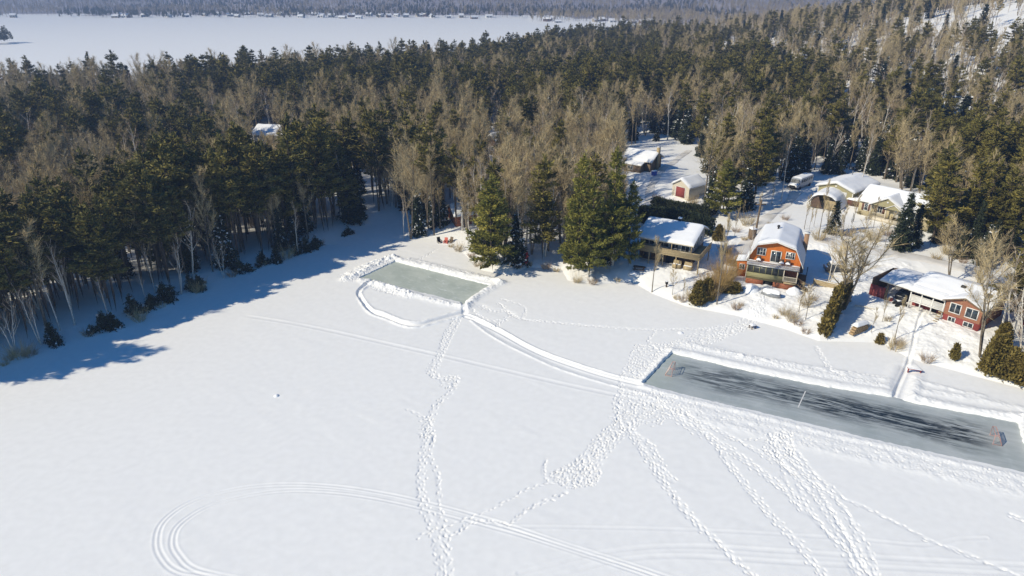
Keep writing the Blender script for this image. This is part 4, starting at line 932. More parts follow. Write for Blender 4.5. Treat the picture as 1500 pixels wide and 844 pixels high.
for i, bx in enumerate(range(1108, 1372, 17)):
    by = 262-4*math.sin(i*1.7)-(10 if 1180 < bx < 1290 else 0)+(14 if bx > 1330 else 0); x, y, z = ground(bx, by); TAKEN.append((x, y))
    if i % 3 == 2: plant('bare', i % 5, x, y, z, rng.uniform(9, 13), 'leafless tree in the row right behind the khaki garage and the bungalow', 'leafless trees behind the garage')
    else: plant('spruce', [1, 3, 0, 1][i % 4], x, y, z, rng.uniform(7, 12), 'snowy spruce in the row right behind the khaki garage and the bungalow', 'snowy spruces behind the garage')
for i, q in enumerate([(1185, 338), (1192, 332), (1208, 350), (1232, 352), (1246, 338), (1265, 350), (1278, 338), (1296, 362), (1250, 325), (1130, 300), (1110, 318), (1076, 346), (1088, 322), (1064, 352), (1292, 472), (1276, 488), (1310, 498), (1180, 468), (1170, 456), (1000, 440), (985, 432), (1228, 470)]):
    x, y, z = ground(*q); plant('bare', [1, 3, 0][i % 3], x, y, z-.1, rng.uniform(3.2, 6.5), 'thin leafless sapling standing in the snow of the yards', 'saplings in the yards', squash=rng.uniform(.6, .9))
# ------------------------------------------------------------------ the forest, sampled on a jittered grid
sp = 3.7
gx, gy = np.meshgrid(np.arange(-360, 420, sp), np.arange(70, 640, sp)); gx = gx.ravel()+rng.uniform(-.47, .47, gx.size)*sp; gy = gy.ravel()+rng.uniform(-.47, .47, gy.size)*sp
ex, ey = np.meshgrid(np.arange(-110, -14, 2.3), np.arange(60, 150, 2.3)); ex = ex.ravel()+rng.uniform(-1.3, 1.3, ex.size); ey = ey.ravel()+rng.uniform(-1.3, 1.3, ey.size); e_ = seg_dist(ex, ey, SHORE) < 20
FRONT0 = len(gx); gx = np.concatenate([gx, ex[e_]]); gy = np.concatenate([gy, ey[e_]])
mx_, my_ = np.meshgrid(np.arange(-40, 40, 4.2), np.arange(96, 190, 4.2)); mx_ = mx_.ravel()+rng.uniform(-1.4, 1.4, mx_.size); my_ = my_.ravel()+rng.uniform(-1.4, 1.4, my_.size); m_ = inside(mx_, my_, at2([(575, 350), (690, 352), (760, 396), (905, 412), (935, 330), (905, 240), (700, 225), (560, 280)], 1.5)); gx = np.concatenate([gx, mx_[m_]]); gy = np.concatenate([gy, my_[m_]])
far_thin = np.clip(1.15-np.hypot(gx, gy)/620, .45, 1); ok = (np.abs(gx) < .86*gy+26) & inside(gx, gy, MIDPOLY) & ~inside(gx, gy, LAKEPOLY) & ~inside(gx, gy, FARPOLY)
ds = seg_dist(gx, gy, SHORE); ok &= (ds > np.where(gx < 0, 2.2, 1.2)) & (rng.random(gx.size) < far_thin)
def near_poly(px, z=3.): return inside(gx, gy, at2(px, z))
YARD = [(918, 412), (925, 330), (950, 318), (958, 296), (905, 258), (900, 222), (925, 212), (1000, 206), (1030, 240), (1022, 290), (1046, 322), (1100, 306), (1148, 268), (1185, 250), (1262, 256), (1340, 292), (1352, 360), (1400, 378), (1440, 402), (1448, 500), (1520, 590), (1500, 640), (900, 470)]
ok &= ~near_poly(YARD, 3.0)
for (qx, qy, r, z) in PADS: ok &= np.hypot(gx-qx, gy-qy) > r+1
for p_, w_, z_ in ROADS.values(): ok &= seg_dist(gx, gy, curve(p_, z_, 4)) > 2.4
hl = hill(gx, gy)
def ell(cx_, cy_, z, rx, ry):
    p = at(cx_, cy_, z); return np.hypot((gx-p[0])/rx, (gy-p[1])/ry) < 1
CLEAR = ell(470, 222, 2, 13, 11) | ell(510, 300, 2, 7, 6) | ell(390, 205, 2, 8, 8) | ell(720, 225, 2, 7, 8)
ok &= ~(CLEAR & (rng.random(gx.size) < .86))
open_hill = (hl > 17) & (gx > 175) & (gy < 420); ok &= ~(open_hill & (rng.random(gx.size) < .62))
slope_side = (hl > 3); ok &= ~(slope_side & (rng.random(gx.size) < .36))
gx, gy, ds, hl, slope_side, open_hill = [a[ok] for a in (gx, gy, ds, hl, slope_side, open_hill)]
n1 = N1.fbm(gx, gy, 34, 2); n2 = N2.fbm(gx, gy, 22, 2); n3 = N3.fbm(gx, gy, 15, 2)
pb = np.where(n1 > .47, .76, .32); psp = np.where(n2 > .6, .16, .05)
left_front = (gx < -8) & (ds < 16); pb[left_front] = .14; psp[left_front] = .05
MID = inside(gx, gy, at2([(575, 350), (690, 352), (760, 396), (905, 412), (935, 330), (905, 240), (700, 225), (560, 280)], 1.5)); pb[MID] = .82; psp[MID] = .07
SL = slope_side & ~open_hill; pb[SL] = np.where(n3[SL] > .40, .78, .42); psp[SL] = .12
pb[open_hill] = .82; psp[open_hill] = .1
NR = (gx > 40) & (gy < 235) & (hl < 14) & ~MID; pb[NR] = np.where(n3[NR] > .5, .55, .24); psp[NR] = .36
BACK = (gx > -90) & (gx < 120) & (gy > 235) & (hl < 9); pb[BACK] = np.where(n1[BACK] > .55, .5, .12)
u = rng.random(len(gx)); kind = np.where(u < psp, 2, np.where(u < psp+pb, np.where(rng.random(len(gx)) < np.where(NR | MID | slope_side, .28, .14), 4, 3), 0))
hh = np.where(kind == 0, rng.normal(16.5, 1.9, len(gx)), np.where(kind == 2, rng.normal(9.5, 2.2, len(gx)), rng.normal(13.3, 1.6, len(gx))))
hh = np.clip(hh, 4, 22); hh[kind == 0] *= np.where(n2[kind == 0] > .45, 1.0, .88)
hh *= np.where(slope_side, .92, 1.0)
gz = H(gx, gy)-.05
px, py, pd = project(gx, gy, gz+hh*.6)
hh[(kind == 0) & (gx < -8) & (ds < 20)] *= 1.06
if TAKEN:
    T = np.array(TAKEN); dm = np.min(np.hypot(gx[:, None]-T[:, 0], gy[:, None]-T[:, 1]), 1)
else: dm = np.full(len(gx), 99.)
# keep the sight lines to the yards, cabins and clearings as open as in the photo
keep = dm > 1.9
bx_, by_, _ = project(gx, gy, gz)
tx_, ty_, _ = project(gx, gy, gz+hh)
for (x0, x1, y0, y1) in [(368, 412, 184, 197), (1150, 1195, 256, 284), (912, 958, 222, 262), (983, 1022, 256, 290), (712, 732, 196, 212)]:
    keep &= ~((tx_ > x0) & (tx_ < x1) & (ty_ < y1) & (by_ > y1+1))
gx, gy, gz, hh, kind, px, py, pd, ds, hl, MID, NR, BACK, open_hill, slope_side = [a[keep] for a in (gx, gy, gz, hh, kind, px, py, pd, ds, hl, MID, NR, BACK, open_hill, slope_side)]
size = hh/pd; seen = (px > -30) & (px < 1530) & (py > -40) & (py < 880); size = np.where(seen, size, size*.02)
def zone(i):
    x, y = gx[i], gy[i]
    if MID[i]: return 'in the bare wood behind the wooded point'
    if open_hill[i]: return 'on the open snowy slope at the upper right'
    if slope_side[i]: return 'on the wooded hillside at the upper right'
    if x < -8 and ds[i] < 16: return 'in the front rows of the left shore'
    if NR[i] and x > 40: return 'in the mixed wood behind the right-hand houses'
    if BACK[i]: return 'in the evergreen wood far behind the cabins'
    if x < -8: return 'in the forest behind the left shore'
    return 'in the mixed wood behind the cove'
LOOK = {0: ['long-crowned dark pine', 'tall dark pine with bare lower trunk', 'wide dark pine', 'full-crowned pine', 'gappy tall pine', 'short bushy pine', 'slender pine with long bare trunk', 'thin pine with only a top tuft', 'straight bare-trunked pine'],
        2: ['snow-flecked spruce', 'small snowy spruce', 'tall dark narrow spruce', 'low snow-laden spruce'],
        3: ['bare grey-brown tree', 'slim bare tree with upright twigs', 'double-stemmed bare tree', 'tall bare poplar', 'many-stemmed bare tree'],
        4: ['white-barked birch', 'double-stemmed white birch', 'slim white birch', 'many-stemmed white birch']}
KN = {0: 'pine', 2: 'spruce', 3: 'bare', 4: 'birch'}; PLUR = {0: 'pines', 2: 'spruces', 3: 'bare trees', 4: 'birches'}
rest = {}
for k in (0, 2, 3, 4):
    idx = np.where(kind == k)[0]; idx = idx[np.argsort(-size[idx])]; nm = KIND[KN[k]][0]; room = 300-count.get(nm, 0)
    vv = rng.integers(0, 6 if k == 0 else len(HT[KN[k]]), len(idx))
    if k == 0: fr_ = (gx[idx] < -8) & (ds[idx] < 20) & (rng.random(len(idx)) < .8); vv[fr_] = rng.integers(6, 9, fr_.sum())
    for i, v_ in zip(idx[:room], vv[:room]):
        z_ = zone(i); plant(KN[k], int(v_), gx[i], gy[i], gz[i], hh[i], LOOK[k][v_]+' '+z_, PLUR[k]+' '+z_+', '+LOOK[k][v_], squash=rng.uniform(.85, 1.15))
    rest[k] = (idx[room:], vv[room:])
print('FOREST', {KN[k]: (int((kind == k).sum()), len(rest[k][0])) for k in rest}, flush=True)

# ------------------------------------------------------------------ the rest of the forest: one object per kind, instancing the same tree meshes
def forest(name, pts, kindname, vi, scl, label=None):
    me = bpy.data.meshes.new(name); me.vertices.add(len(pts)); me.vertices.foreach_set('co', np.asarray(pts, np.float32).ravel())
    for nm, ty, da in (('scl', 'FLOAT', scl), ('vid', 'INT', vi)):
        a = me.attributes.new(nm, ty, 'POINT'); a.data.foreach_set('value', np.asarray(da, np.float32 if ty == 'FLOAT' else np.int32))
    rot = np.zeros((len(pts), 3), np.float32); rot[:, 2] = rng.uniform(0, 6.28, len(pts)); a = me.attributes.new('rot', 'FLOAT_VECTOR', 'POINT'); a.data.foreach_set('vector', rot.ravel())
    o = bpy.data.objects.new(name, me); C.objects.link(o)
    ng = bpy.data.node_groups.new(name+'_nodes', 'GeometryNodeTree'); ng.interface.new_socket('Geometry', in_out='INPUT', socket_type='NodeSocketGeometry'); ng.interface.new_socket('Geometry', in_out='OUTPUT', socket_type='NodeSocketGeometry')
    n, l = ng.nodes, ng.links; gi, go = n.new('NodeGroupInput'), n.new('NodeGroupOutput'); ip = n.new('GeometryNodeInstanceOnPoints'); l.new(gi.outputs[0], ip.inputs['Points'])
    jn = n.new('GeometryNodeJoinGeometry')
    protos = {}
    for ob in C.objects:
        if ob.parent and ob.name.split('.')[0] in ('trunk', 'crown'):
            for q, (tm, cm) in enumerate(V[kindname]):
                if ob.data == tm: protos.setdefault(q, {}).setdefault('t', ob)
                if ob.data == cm: protos.setdefault(q, {}).setdefault('c', ob)
    for q in sorted(protos):
        j2 = n.new('GeometryNodeJoinGeometry')
        for c in ('t', 'c'):
            oi = n.new('GeometryNodeObjectInfo'); oi.inputs['Object'].default_value = protos[q][c]; oi.inputs['As Instance'].default_value = True; l.new(oi.outputs['Geometry'], j2.inputs[0])
        gt = n.new('GeometryNodeGeometryToInstance'); l.new(j2.outputs[0], gt.inputs[0]); l.new(gt.outputs[0], jn.inputs[0])
    l.new(jn.outputs[0], ip.inputs['Instance']); ip.inputs['Pick Instance'].default_value = True
    for nm, ty, so in (('vid', 'INT', 'Instance Index'), ('scl', 'FLOAT', 'Scale'), ('rot', 'FLOAT_VECTOR', 'Rotation')):
        na = n.new('GeometryNodeInputNamedAttribute'); na.data_type = ty; na.inputs['Name'].default_value = nm; l.new(na.outputs['Attribute'], ip.inputs[so])
    l.new(ip.outputs[0], go.inputs[0]); md = o.modifiers.new('forest', 'NODES'); md.node_group = ng
    return tag(o, label, 'forest', None, 'stuff')
for k, (idx, vv) in rest.items():
    if len(idx) == 0: continue
    H0 = np.array(HT[KN[k]])[vv]; forest(['pine_forest', '', 'spruce_forest', 'bare_forest', 'birch_forest'][k], np.stack([gx[idx], gy[idx], gz[idx]], 1), KN[k], vv, hh[idx]/H0,
        ['remaining dark pines of the forest', '', 'remaining small spruces of the forest', 'remaining leafless trees of the forest', 'remaining white birches of the forest'][k])

# ------------------------------------------------------------------ far shore and hills
nh = 34000
qx = rng.uniform(-2300, 2300, nh*3); qy = 760+1900*rng.random(nh*3)**1.9
dd_ = seg_dist(qx, qy, FARSHORE); okk = inside(qx, qy, FARPOLY) & (dd_ > 3) & (np.abs(qx) < .86*qy+40)
vill = np.clip((dd_+8)/40, .3, 1); okk &= rng.random(len(qx)) < vill; qx, qy = qx[okk][:nh], qy[okk][:nh]; qz = H(qx, qy)
nf = N1.fbm(qx, qy, 240, 3); con = (nf > .54) & (rng.random(len(qx)) < .75) | (rng.random(len(qx)) < .07)
lowleft = (qx > -790) & (qx < -420) & (seg_dist(qx, qy, FARSHORE) < 90); con |= lowleft
ia = rng.uniform(0, 6.28, 45); ir = 11*np.sqrt(rng.random(45)); ix, iy = ISLET[0]+ir*np.cos(ia), ISLET[1]+ir*1.4*np.sin(ia)
qx = np.concatenate([qx, ix]); qy = np.concatenate([qy, iy]); qz = H(qx, qy); con = np.concatenate([con, np.ones(45, bool)])
vi = rng.integers(0, 6, len(qx)); forest('far_pine_forest', np.stack([qx, qy, qz], 1)[con], 'pine', vi[con], np.clip(rng.normal(.52, .12, con.sum()), .25, .9), 'evergreens on the far hills')
vi = rng.integers(0, 5, len(qx)); forest('far_bare_forest', np.stack([qx, qy, qz], 1)[~con], 'bare', vi[~con], np.clip(rng.normal(.82, .15, (~con).sum()), .4, 1.2), 'leafless woods on the far hills')
fsx = [(235, 26), (262, 26), (290, 25), (243, 24), (305, 25), (322, 26), (340, 26), (352, 24), (368, 26), (384, 26), (398, 25), (412, 26), (428, 27), (441, 26), (450, 25), (456, 27), (462, 26), (478, 26), (492, 27), (505, 26), (518, 27), (533, 25), (547, 26), (560, 27), (572, 26), (588, 26), (604, 27), (612, 26), (630, 26), (652, 27), (672, 26), (690, 27), (712, 26), (140, 27), (152, 26.5), (162, 27), (172, 26), (188, 26.5), (8, 25), (796, 31), (806, 32), (815, 33), (872, 33), (886, 35), (900, 36), (915, 36), (930, 37), (945, 37), (958, 38)]
WL = ['white', 'brown', 'beige', 'grey']
for i, (a_, b_) in enumerate(fsx):
    w_ = i*7 % 4; p = at(a_, b_-.4, 2.0); y_ = p[1]+rng.uniform(8, 20)+(rng.uniform(8, 50) if rng.random() < .6 else 0); hz = Hs(p[0], y_)
    t = thing('cottage', 'small '+WL[w_]+' snow-roofed cottage on the far shore of the big lake', 'cottage', (p[0], y_, max(hz-.3, .0)), rng.uniform(-.5, .5), WL[w_]+' cottages along the far shore')
    W, D, h = rng.uniform(6.5, 11), rng.uniform(6, 8), rng.uniform(2.6, 4); pr = [(0, -1), (D, -1), (D, h), (D/2, h+2.2), (0, h)]
    m = MB(); m.prism(pr, 0, W, 0, 'x'); m.build('wall', M['farwall'][w_], t); m = MB(); m.shell([(-.6, h-.1), (D/2, h+2.6), (D+.6, h-.1)], .35, -.6, W+.6, 0, 'x'); m.build('roof', M['roofsnow'], t)
    B(t, 'window', M['glass'], (W*.15, W*.35, -.08, -.01, 1, 2.3), (W*.6, W*.85, -.08, -.01, 1, 2.3))
print('FOREST DONE', flush=True)

# ------------------------------------------------------------------ hockey nets
def hockey_net(px, rz, label):
    p = at(*px, -.15); t = thing('hockey_net', label, 'hockey net', (p[0], p[1], -.155), rz, 'hockey nets on the long rink')
    w, h, d = .92, 1.2, .85; m = MB()
    m.tube([(-w, 0, 0), (-w, 0, h), (w, 0, h), (w, 0, 0)], [.032]*4, 6); m.tube([(-w, 0, .04), (-w, d, .04), (w, d, .04), (w, 0, .04)], [.03]*4, 6); m.tube([(-w, 0, h), (-w, d*.4, h), (-w, d, .04)], [.035]*3, 6); m.tube([(w, 0, h), (w, d*.4, h), (w, d, .04)], [.035]*3, 6); m.tube([(-w, d*.4, h), (w, d*.4, h)], [.035]*2, 6)
    m.build('net_frame', M['netred'], t); n = MB()
    for i in range(13):
        x = -w+2*w*i/12; n.tube([(x, d*.4, h), (x, d, .05)], [.012, .012], 3, cap=False)
    for i in range(8):
        u = i/7; n.tube([(-w, d*.4+d*.6*u, h-(h-.05)*u), (w, d*.4+d*.6*u, h-(h-.05)*u)], [.012, .012], 3, cap=False)
    for x in (-w, w):
        for i in range(6):
            u = i/6; n.tube([(x, d*.4*u, h), (x, d*u, .05)], [.012, .012], 3, cap=False)
    n.build('netting', M['net'], t); return t
hockey_net((986, 547), math.radians(66)+0, 'red-framed hockey net at the pale shore-side end of the long rink near the trodden snow')
hockey_net((1452, 644), math.radians(-114), 'red-framed hockey net at the far right end of the long rink beyond the dark ice')

# ------------------------------------------------------------------ garden things
def put(px, py, dz=0): x, y, z = ground(px, py); return (x, y, z+dz)
def adirondack(px, rz, mt, label):
    t = thing('garden_chair', label, 'chair', put(*px, -.05), rz, 'wooden chairs at the cove'); m = MB()
    m.prism([(-.3, .42), (.3, .34), (.3, .30), (-.3, .36)], -.3, .3); m.build('seat', M[mt], t)
    m = MB(); m.prism([(-.3, .38), (-.62, 1.12), (-.57, 1.15), (-.24, .4)], -.33, .33); m.build('backrest', M[mt], t)
    for s_ in (-1, 1): B(t, 'armrest', M[mt], (-.45, .38, s_*.36-.08, s_*.36+.08, .56, .6)); B(t, 'leg', M[mt], (.26, .33, s_*.34-.05, s_*.34+.05, -.05, .56)); B(t, 'leg', M[mt], (-.42, -.35, s_*.34-.05, s_*.34+.05, -.05, .38))
adirondack((653, 357), math.radians(-100), 'pink', 'bright red wooden chair on the snow at the back of the cove'); adirondack((644, 356), math.radians(-60), 'black', 'black wooden chair beside the bright red one'); adirondack((660, 356), math.radians(-120), 'wood', 'brown wooden chair half hidden beside the bright red one')
t = thing('kayak', 'red kayak leaning among tree trunks on the wooded point', 'kayak', put(771, 389, .1), .5); m = MB(); m.tube([(-.2, 0, 0), (-.1, 0, .5), (.1, .1, 1.3), (.2, .2, 2.0), (.3, .25, 2.5)], [.05, .3, .36, .26, .04], 9); m.build('hull', M['red'], t, True); m = MB(); m.tube([(.06, -.28, 1.0), (.12, -.22, 1.5)], [.17, .17], 8); m.build('cockpit', M['black'], t)
t = thing('stool', 'snow-topped stool on the shore below the orange house', 'stool', put(1102, 481, -.03), .4); B(t, 'seat', M['brown'], (-.42, .42, -.36, .36, .48, .56))
for q in ((-.35, -.3), (.35, -.3), (-.35, .3), (.35, .3)): B(t, 'leg', M['brown'], (q[0]-.05, q[0]+.05, q[1]-.05, q[1]+.05, 0, .48))
m = MB(); snowslab([(-.42, .565), (.42, .565)], -.36, .36, .22, 30, m); m.build('seat_snow', M['roofsnow'], t, True)
t = thing('bench', 'small red bench on the cleared ice patch beside the long rink', 'bench', put(1339, 545, .0), math.radians(-22)); B(t, 'seat', M['redbrick'], (-.85, .85, -.2, .2, .38, .45)); B(t, 'leg', M['redbrick'], (-.75, -.65, -.18, .18, -.3, .38)); B(t, 'leg', M['redbrick'], (.65, .75, -.18, .18, -.3, .38)); m = MB(); snowslab([(-.8, .455), (.8, .455)], -.18, .18, .1, 31, m); m.build('seat_snow', M['roofsnow'], t, True)
t = thing('picnic_table', 'dark picnic table in the shade left of the grey house', 'table', put(936, 396, -.05), math.radians(-20)); B(t, 'top', M['brown'], (-1, 1, -.4, .4, .68, .75))
for s_ in (-1, 1): B(t, 'seat', M['brown'], (-1, 1, s_*.75-.14, s_*.75+.14, .4, .46)); B(t, 'leg', M['brown'], (s_*.75-.05, s_*.75+.05, -.7, .7, .3, .38), (s_*.75-.051, s_*.75+.051, -.35, -.25, -.1, .67), (s_*.75-.051, s_*.75+.051, .25, .35, -.1, .67))
t = thing('bin', 'blue wheeled bin beside the lane near the brown house', 'bin', put(958, 257, 0), .5); m = MB(); m.prism([(-.5, 0), (.5, 0), (.62, 1.05), (-.62, 1.05)], -.4, .4); m.build('body', M['blue'], t); m = MB(); snowslab([(-.66, 1.06), (.66, 1.06)], -.45, .45, .2, 32, m); m.build('lid_snow', M['roofsnow'], t, True)
t = thing('post', 'short dark post standing in the snow between grey house and golden thicket', 'post', put(976, 421, -.1), 0); B(t, 'shaft', M['brown'], (-.1, .1, -.1, .1, -.2, .75)); B(t, 'cap', M['black'], (-.2, .2, -.2, .2, .75, 1.15)); m = MB(); snowslab([(-.2, 1.15), (.2, 1.15)], -.2, .2, .1, 33, m); m.build('cap_snow', M['roofsnow'], t)
t = thing('utility_pole', 'brown wooden utility pole behind the orange house', 'pole', put(1106, 345, -.2), 0); m = MB(); m.tube([(0, 0, -.5), (.1, 0, 4), (.25, 0, 7.2)], [.2, .18, .14], 8); m.build('pole', M['wood'], t); B(t, 'crossarm', M['wood'], (-.7, 1.2, -.07, .07, 6.2, 6.38)); m = MB(); m.tube([(.5, 0, 5.2), (.5, 0, 6.0)], [.2, .2], 8); m.build('transformer', M['steel'], t)
t = thing('brick_stack', 'small square brick smokehouse stack left of the snowy barn roof', 'stack', put(1101, 350, -.2), .3); B(t, 'stack', M['wood'], (-.5, .5, -.5, .5, -.4, 2.2)); m = MB(); snowslab([(-.55, 2.2), (.55, 2.2)], -.55, .55, .3, 34, m); m.build('stack_snow', M['roofsnow'], t, True)
def fence(a, b, h, label, post=True):
    p, q = put(*a), put(*b); L = math.hypot(q[0]-p[0], q[1]-p[1]); t = thing('fence', label, 'fence', p, math.atan2(q[1]-p[1], q[0]-p[0])); n = max(2, int(L/1.8)); dz = (q[2]-p[2])/L
    m = MB()
    for k in range(5): z0 = .05+k*h/5; m.prism([(0, z0), (L, z0+dz*L), (L, z0+dz*L+h/5*.88), (0, z0+h/5*.88)], -.02, .02)
    m.build('boards', M['tan'], t)
    for i in range(n+1): x = L*i/n; B(t, 'post', M['wood'], (x-.06, x+.06, .025, .14, dz*x-.4, dz*x+h+.12))
    s_ = MB(); snowslab([(-.07, 0), (.07, 0)], 0, L, .12, 35, s_, 'y'); o = s_.build('fence_snow', M['roofsnow'], t, True); o.rotation_euler = (0, math.atan(-dz)*0, -PI/2); o.location = (0, .0, h+.01)
fence((1191, 417), (1244, 428), 1.0, 'low brown board fence joining the orange house yard to the cedar hedge')
t = thing('woodpile', 'snow-capped pile of cut firewood in the yard below the carport', 'woodpile', put(1258, 486, -.1), math.radians(-62))
m = MB()
for r_ in range(4):
    for i in range(9-r_): y_ = -1.6+.38*i+.19*r_; m.tube([(-.35, y_, .18+.33*r_), (.35, y_+.03, .18+.33*r_)], [.18, .18], 7); m.add([(-.351, y_, .18+.33*r_)]+[(-.351, y_+.17*math.cos(j*PI/4), .18+.33*r_+.17*math.sin(j*PI/4)) for j in range(8)], [(0, 1+j, 1+(j+1) % 8) for j in range(8)])
m.build('logs', M['log'], t); m = MB(); snowslab([(-.5, 1.25), (.5, 1.3)], -1.3, 1.4, .4, 36, m); m.build('pile_snow', M['roofsnow'], t, True)
t = thing('log', 'fallen pale log lying on the snow behind the cedar hedge', 'log', put(1266, 452, .1), math.radians(-30)); m = MB(); m.tube([(-1.4, 0, .1), (0, .05, .18), (1.4, 0, .1)], [.13, .12, .08], 7); m.build('trunk', M['birch'], t); m = MB(); m.tube([(.2, 0, .15), (.9, -.7, .3)], [.06, .03], 5); m.build('branch', M['birch'], t)
t = thing('overturned_boat', 'snow-covered overturned dinghy below the porch of the orange house', 'boat', put(1129, 433, -.05), math.radians(-30)); m = MB(); m.tube([(-1.5, 0, .1), (-1.1, 0, .25), (0, 0, .32), (1.1, 0, .28), (1.4, 0, .2)], [.12, .5, .62, .56, .3], 10); m.build('hull', M['steel'], t, True); m = MB(); snowslab([(-.5, .6), (0, .95), (.5, .6)], -1.2, 1.3, .2, 37, m); o = m.build('hull_snow', M['roofsnow'], t, True); o.rotation_euler = (0, 0, -PI/2)
def mound(px, r, h, label, seed):
    t = thing('snow_mound', label, 'snow mound', put(*px, -.1), 0); m = MB(); k = 22
    a = np.linspace(-1, 1, k); A, Y = np.meshgrid(a, a); q = np.hypot(A, Y); Z = h*np.clip(1-q**2, 0, 1)**.8*(.75+.5*N2.fbm(A*r+seed*9, Y*r, .7, 2))-.02; idx = np.arange(k*k).reshape(k, k)
    f = np.stack([idx[:-1, :-1], idx[:-1, 1:], idx[1:, 1:], idx[1:, :-1]], -1).reshape(-1, 4); m.add(np.stack([A.ravel()*r, Y.ravel()*r, Z.ravel()], 1), f); m.build('snow', M['roofsnow'], t, True)
mound((1100, 424), 1.5, 1.1, 'rounded snow mound at the left foot of the orange house porch', 1); mound((1163, 428), 1.2, .9, 'rounded snow mound by the porch stairs of the orange house', 2)
mound((997, 488), .55, .3, 'lone lump of snow on the ice beside the trodden trail', 3); mound((405, 580), .42, .28, 'lone lump of snow out on the open lake', 4); mound((928, 400), .9, .5, 'snow-covered heap left of the grey house', 5)
t = thing('dead_tree', 'tall bare white dead trunk sticking out above the far pines', 'dead tree', (*at(645, 100, 8)[:2], 1), 0); m = MB(); p = at(645, 100, 8); hz = Hs(p[0], p[1]); t.location.z = hz; h_ = 8.
for _ in range(30): e = project(p[0], p[1], hz+h_)[1]-60; h_ += e*project(p[0], p[1], hz+h_)[2]/F*.8
m.tube([(0, 0, 0), (.1, 0, h_*.5), (0, .1, h_)], [.28, .24, .1], 7); m.build('trunk', M['birch'], t)

# ------------------------------------------------------------------ hedges, cedars and shrubs
def shrub(name, mesh_, label, cat, px, sc=1.0, group=None, rz=None):
    t = bpy.data.objects.new(name, mesh_); C.objects.link(t); t.location = put(*px, -.05); t.rotation_euler = (0, 0, rng.uniform(0, 6.28) if rz is None else rz); t.scale = (sc,)*3 if not isinstance(sc, tuple) else sc
    return tag(t, label, cat, group)
CED = [cedar(2.0, .55, 260, .3, .09).mesh('cedar', [M['cedar'], M['bark']]), cedar(4.2, 1.5, 700, .42, .13).mesh('cedar', [M['cedar'], M['bark']]), cedar(5.5, 1.6, 900, .42, .13).mesh('cedar', [M['cedar'], M['bark']])]
FIRS = [[(0, 0, 2.4, 1.0), (1.3, .4, 1.3, .8), (-1.2, .6, 1.0, .7), (.3, -.9, .7, .6)], [(0, 0, 1.8, 1.0), (-1.1, .2, 1.2, .9), (.8, -.5, .9, .7)], [(0, 0, 3.2, 1.2), (.9, .6, 1.4, .9)]]
def fir_mesh(spec):
    a = MB()
    for (x_, y_, h_, r_) in spec:
        for b_ in spruce(h_, r_, .08, .02, .34, .09, 3, .34):
            k0 = 0
            for v_, f_, m_, t_ in zip(b_.v, b_.f, b_.m, b_.t): a.add(v_+np.array([x_, y_, 0]), f_-k0, 0, .5); a.m[-1] = m_; a.t[-1] = t_; k0 += len(v_)
    return a.mesh('fir', SPR_CR)
FIR = [fir_mesh(q) for q in FIRS]
BU = [bush(1.4, 1.5, 70).mesh('bush', M['twig_red']), bush(1.0, 1.1, 55).mesh('bush', M['twig']), bush(1.8, 2.4, 80).mesh('bush', M['twig'])]
WIL = [bush(3.6, 4.2, 240, .022).mesh('willow', M['willow']), bush(2.8, 3.0, 170, .022).mesh('willow', M['willow'])]
shrub('cedar_bush', CED[0], 'small pointed cedar alone on the snow before the brick house', 'cedar', (1397, 525), (.95, .95, 1.05))
shrub('cedar_bush', CED[0], 'stubby round cedar left of the ploughed house path', 'cedar', (1288, 503), (.9, .9, .75))
def hedge(pts, n, r, h, label, mt='cedar', seed=0, top=None):
    a = [put(*q) for q in pts]; P = np.array(a); t_ = np.linspace(0, 1, n*60); i = t_*(len(P)-1)
    c = np.stack([np.interp(i, np.arange(len(P)), P[:, k]) for k in range(3)], 1); m = MB(); o0 = c[0].copy(); k = len(c)
    hv = np.interp(i, np.arange(len(P)), top if top is not None else [h]*len(P))
    a_ = rng.uniform(0, 6.28, k); z = hv*rng.random(k)**.8; rr = r*np.sqrt(rng.uniform(.5, 1.1, k))*(1-.5*(z/hv)**3); Q = c-o0+np.stack([rr*np.cos(a_), rr*np.sin(a_), z], 1)
    sprays(m, Q, np.stack([np.cos(a_)*.5, np.sin(a_)*.5, np.full(k, .8)], 1), 7, .42, .13, .4)
    o = m.build('hedge', [M[mt], M['bark']]); o.location = o0; return tag(o, label, 'hedge')
hedge([(1206, 494), (1214, 478), (1222, 460), (1238, 440)], 26, .6, 3, 'tall dark golden cedar hedge running uphill from the lake between two yards', 'cedar', 0, [2.6, 3.6, 4.0, 3.4])
hedge([(958, 303), (985, 309), (1015, 314), (1035, 320)], 26, .8, 1.9, 'snow-dusted dark hedge below the small cream garage', 'spruce')
hedge([(938, 326), (965, 328), (1000, 333), (1040, 345)], 34, 1.1, 3.2, 'long dark hedge right behind the grey house', 'spruce')
hedge([(1060, 428), (1078, 428)], 9, .7, 1.3, 'clipped block of brown hedge left of the orange house', 'cedar')
shrub('cedar_bush', CED[1], 'rounded olive cedar at the front of the golden thicket', 'cedar', (1022, 444), .85); shrub('cedar_bush', CED[1], 'second, browner cedar against the golden thicket', 'cedar', (1035, 438), .8)
shrub('cedar_bush', CED[2], 'broad dark golden cedar on the right shore in front of the white birches', 'cedar', (1452, 545), .95); shrub('cedar_bush', CED[1], 'lower cedar at the right corner of the lake shore', 'cedar', (1474, 552), .95); shrub('cedar_bush', CED[1], 'cedar cut by the right edge of the picture', 'cedar', (1497, 560), 1.0); shrub('cedar_bush', CED[2], 'cedar close behind the broad golden one beside the brick house', 'cedar', (1462, 518), .8)
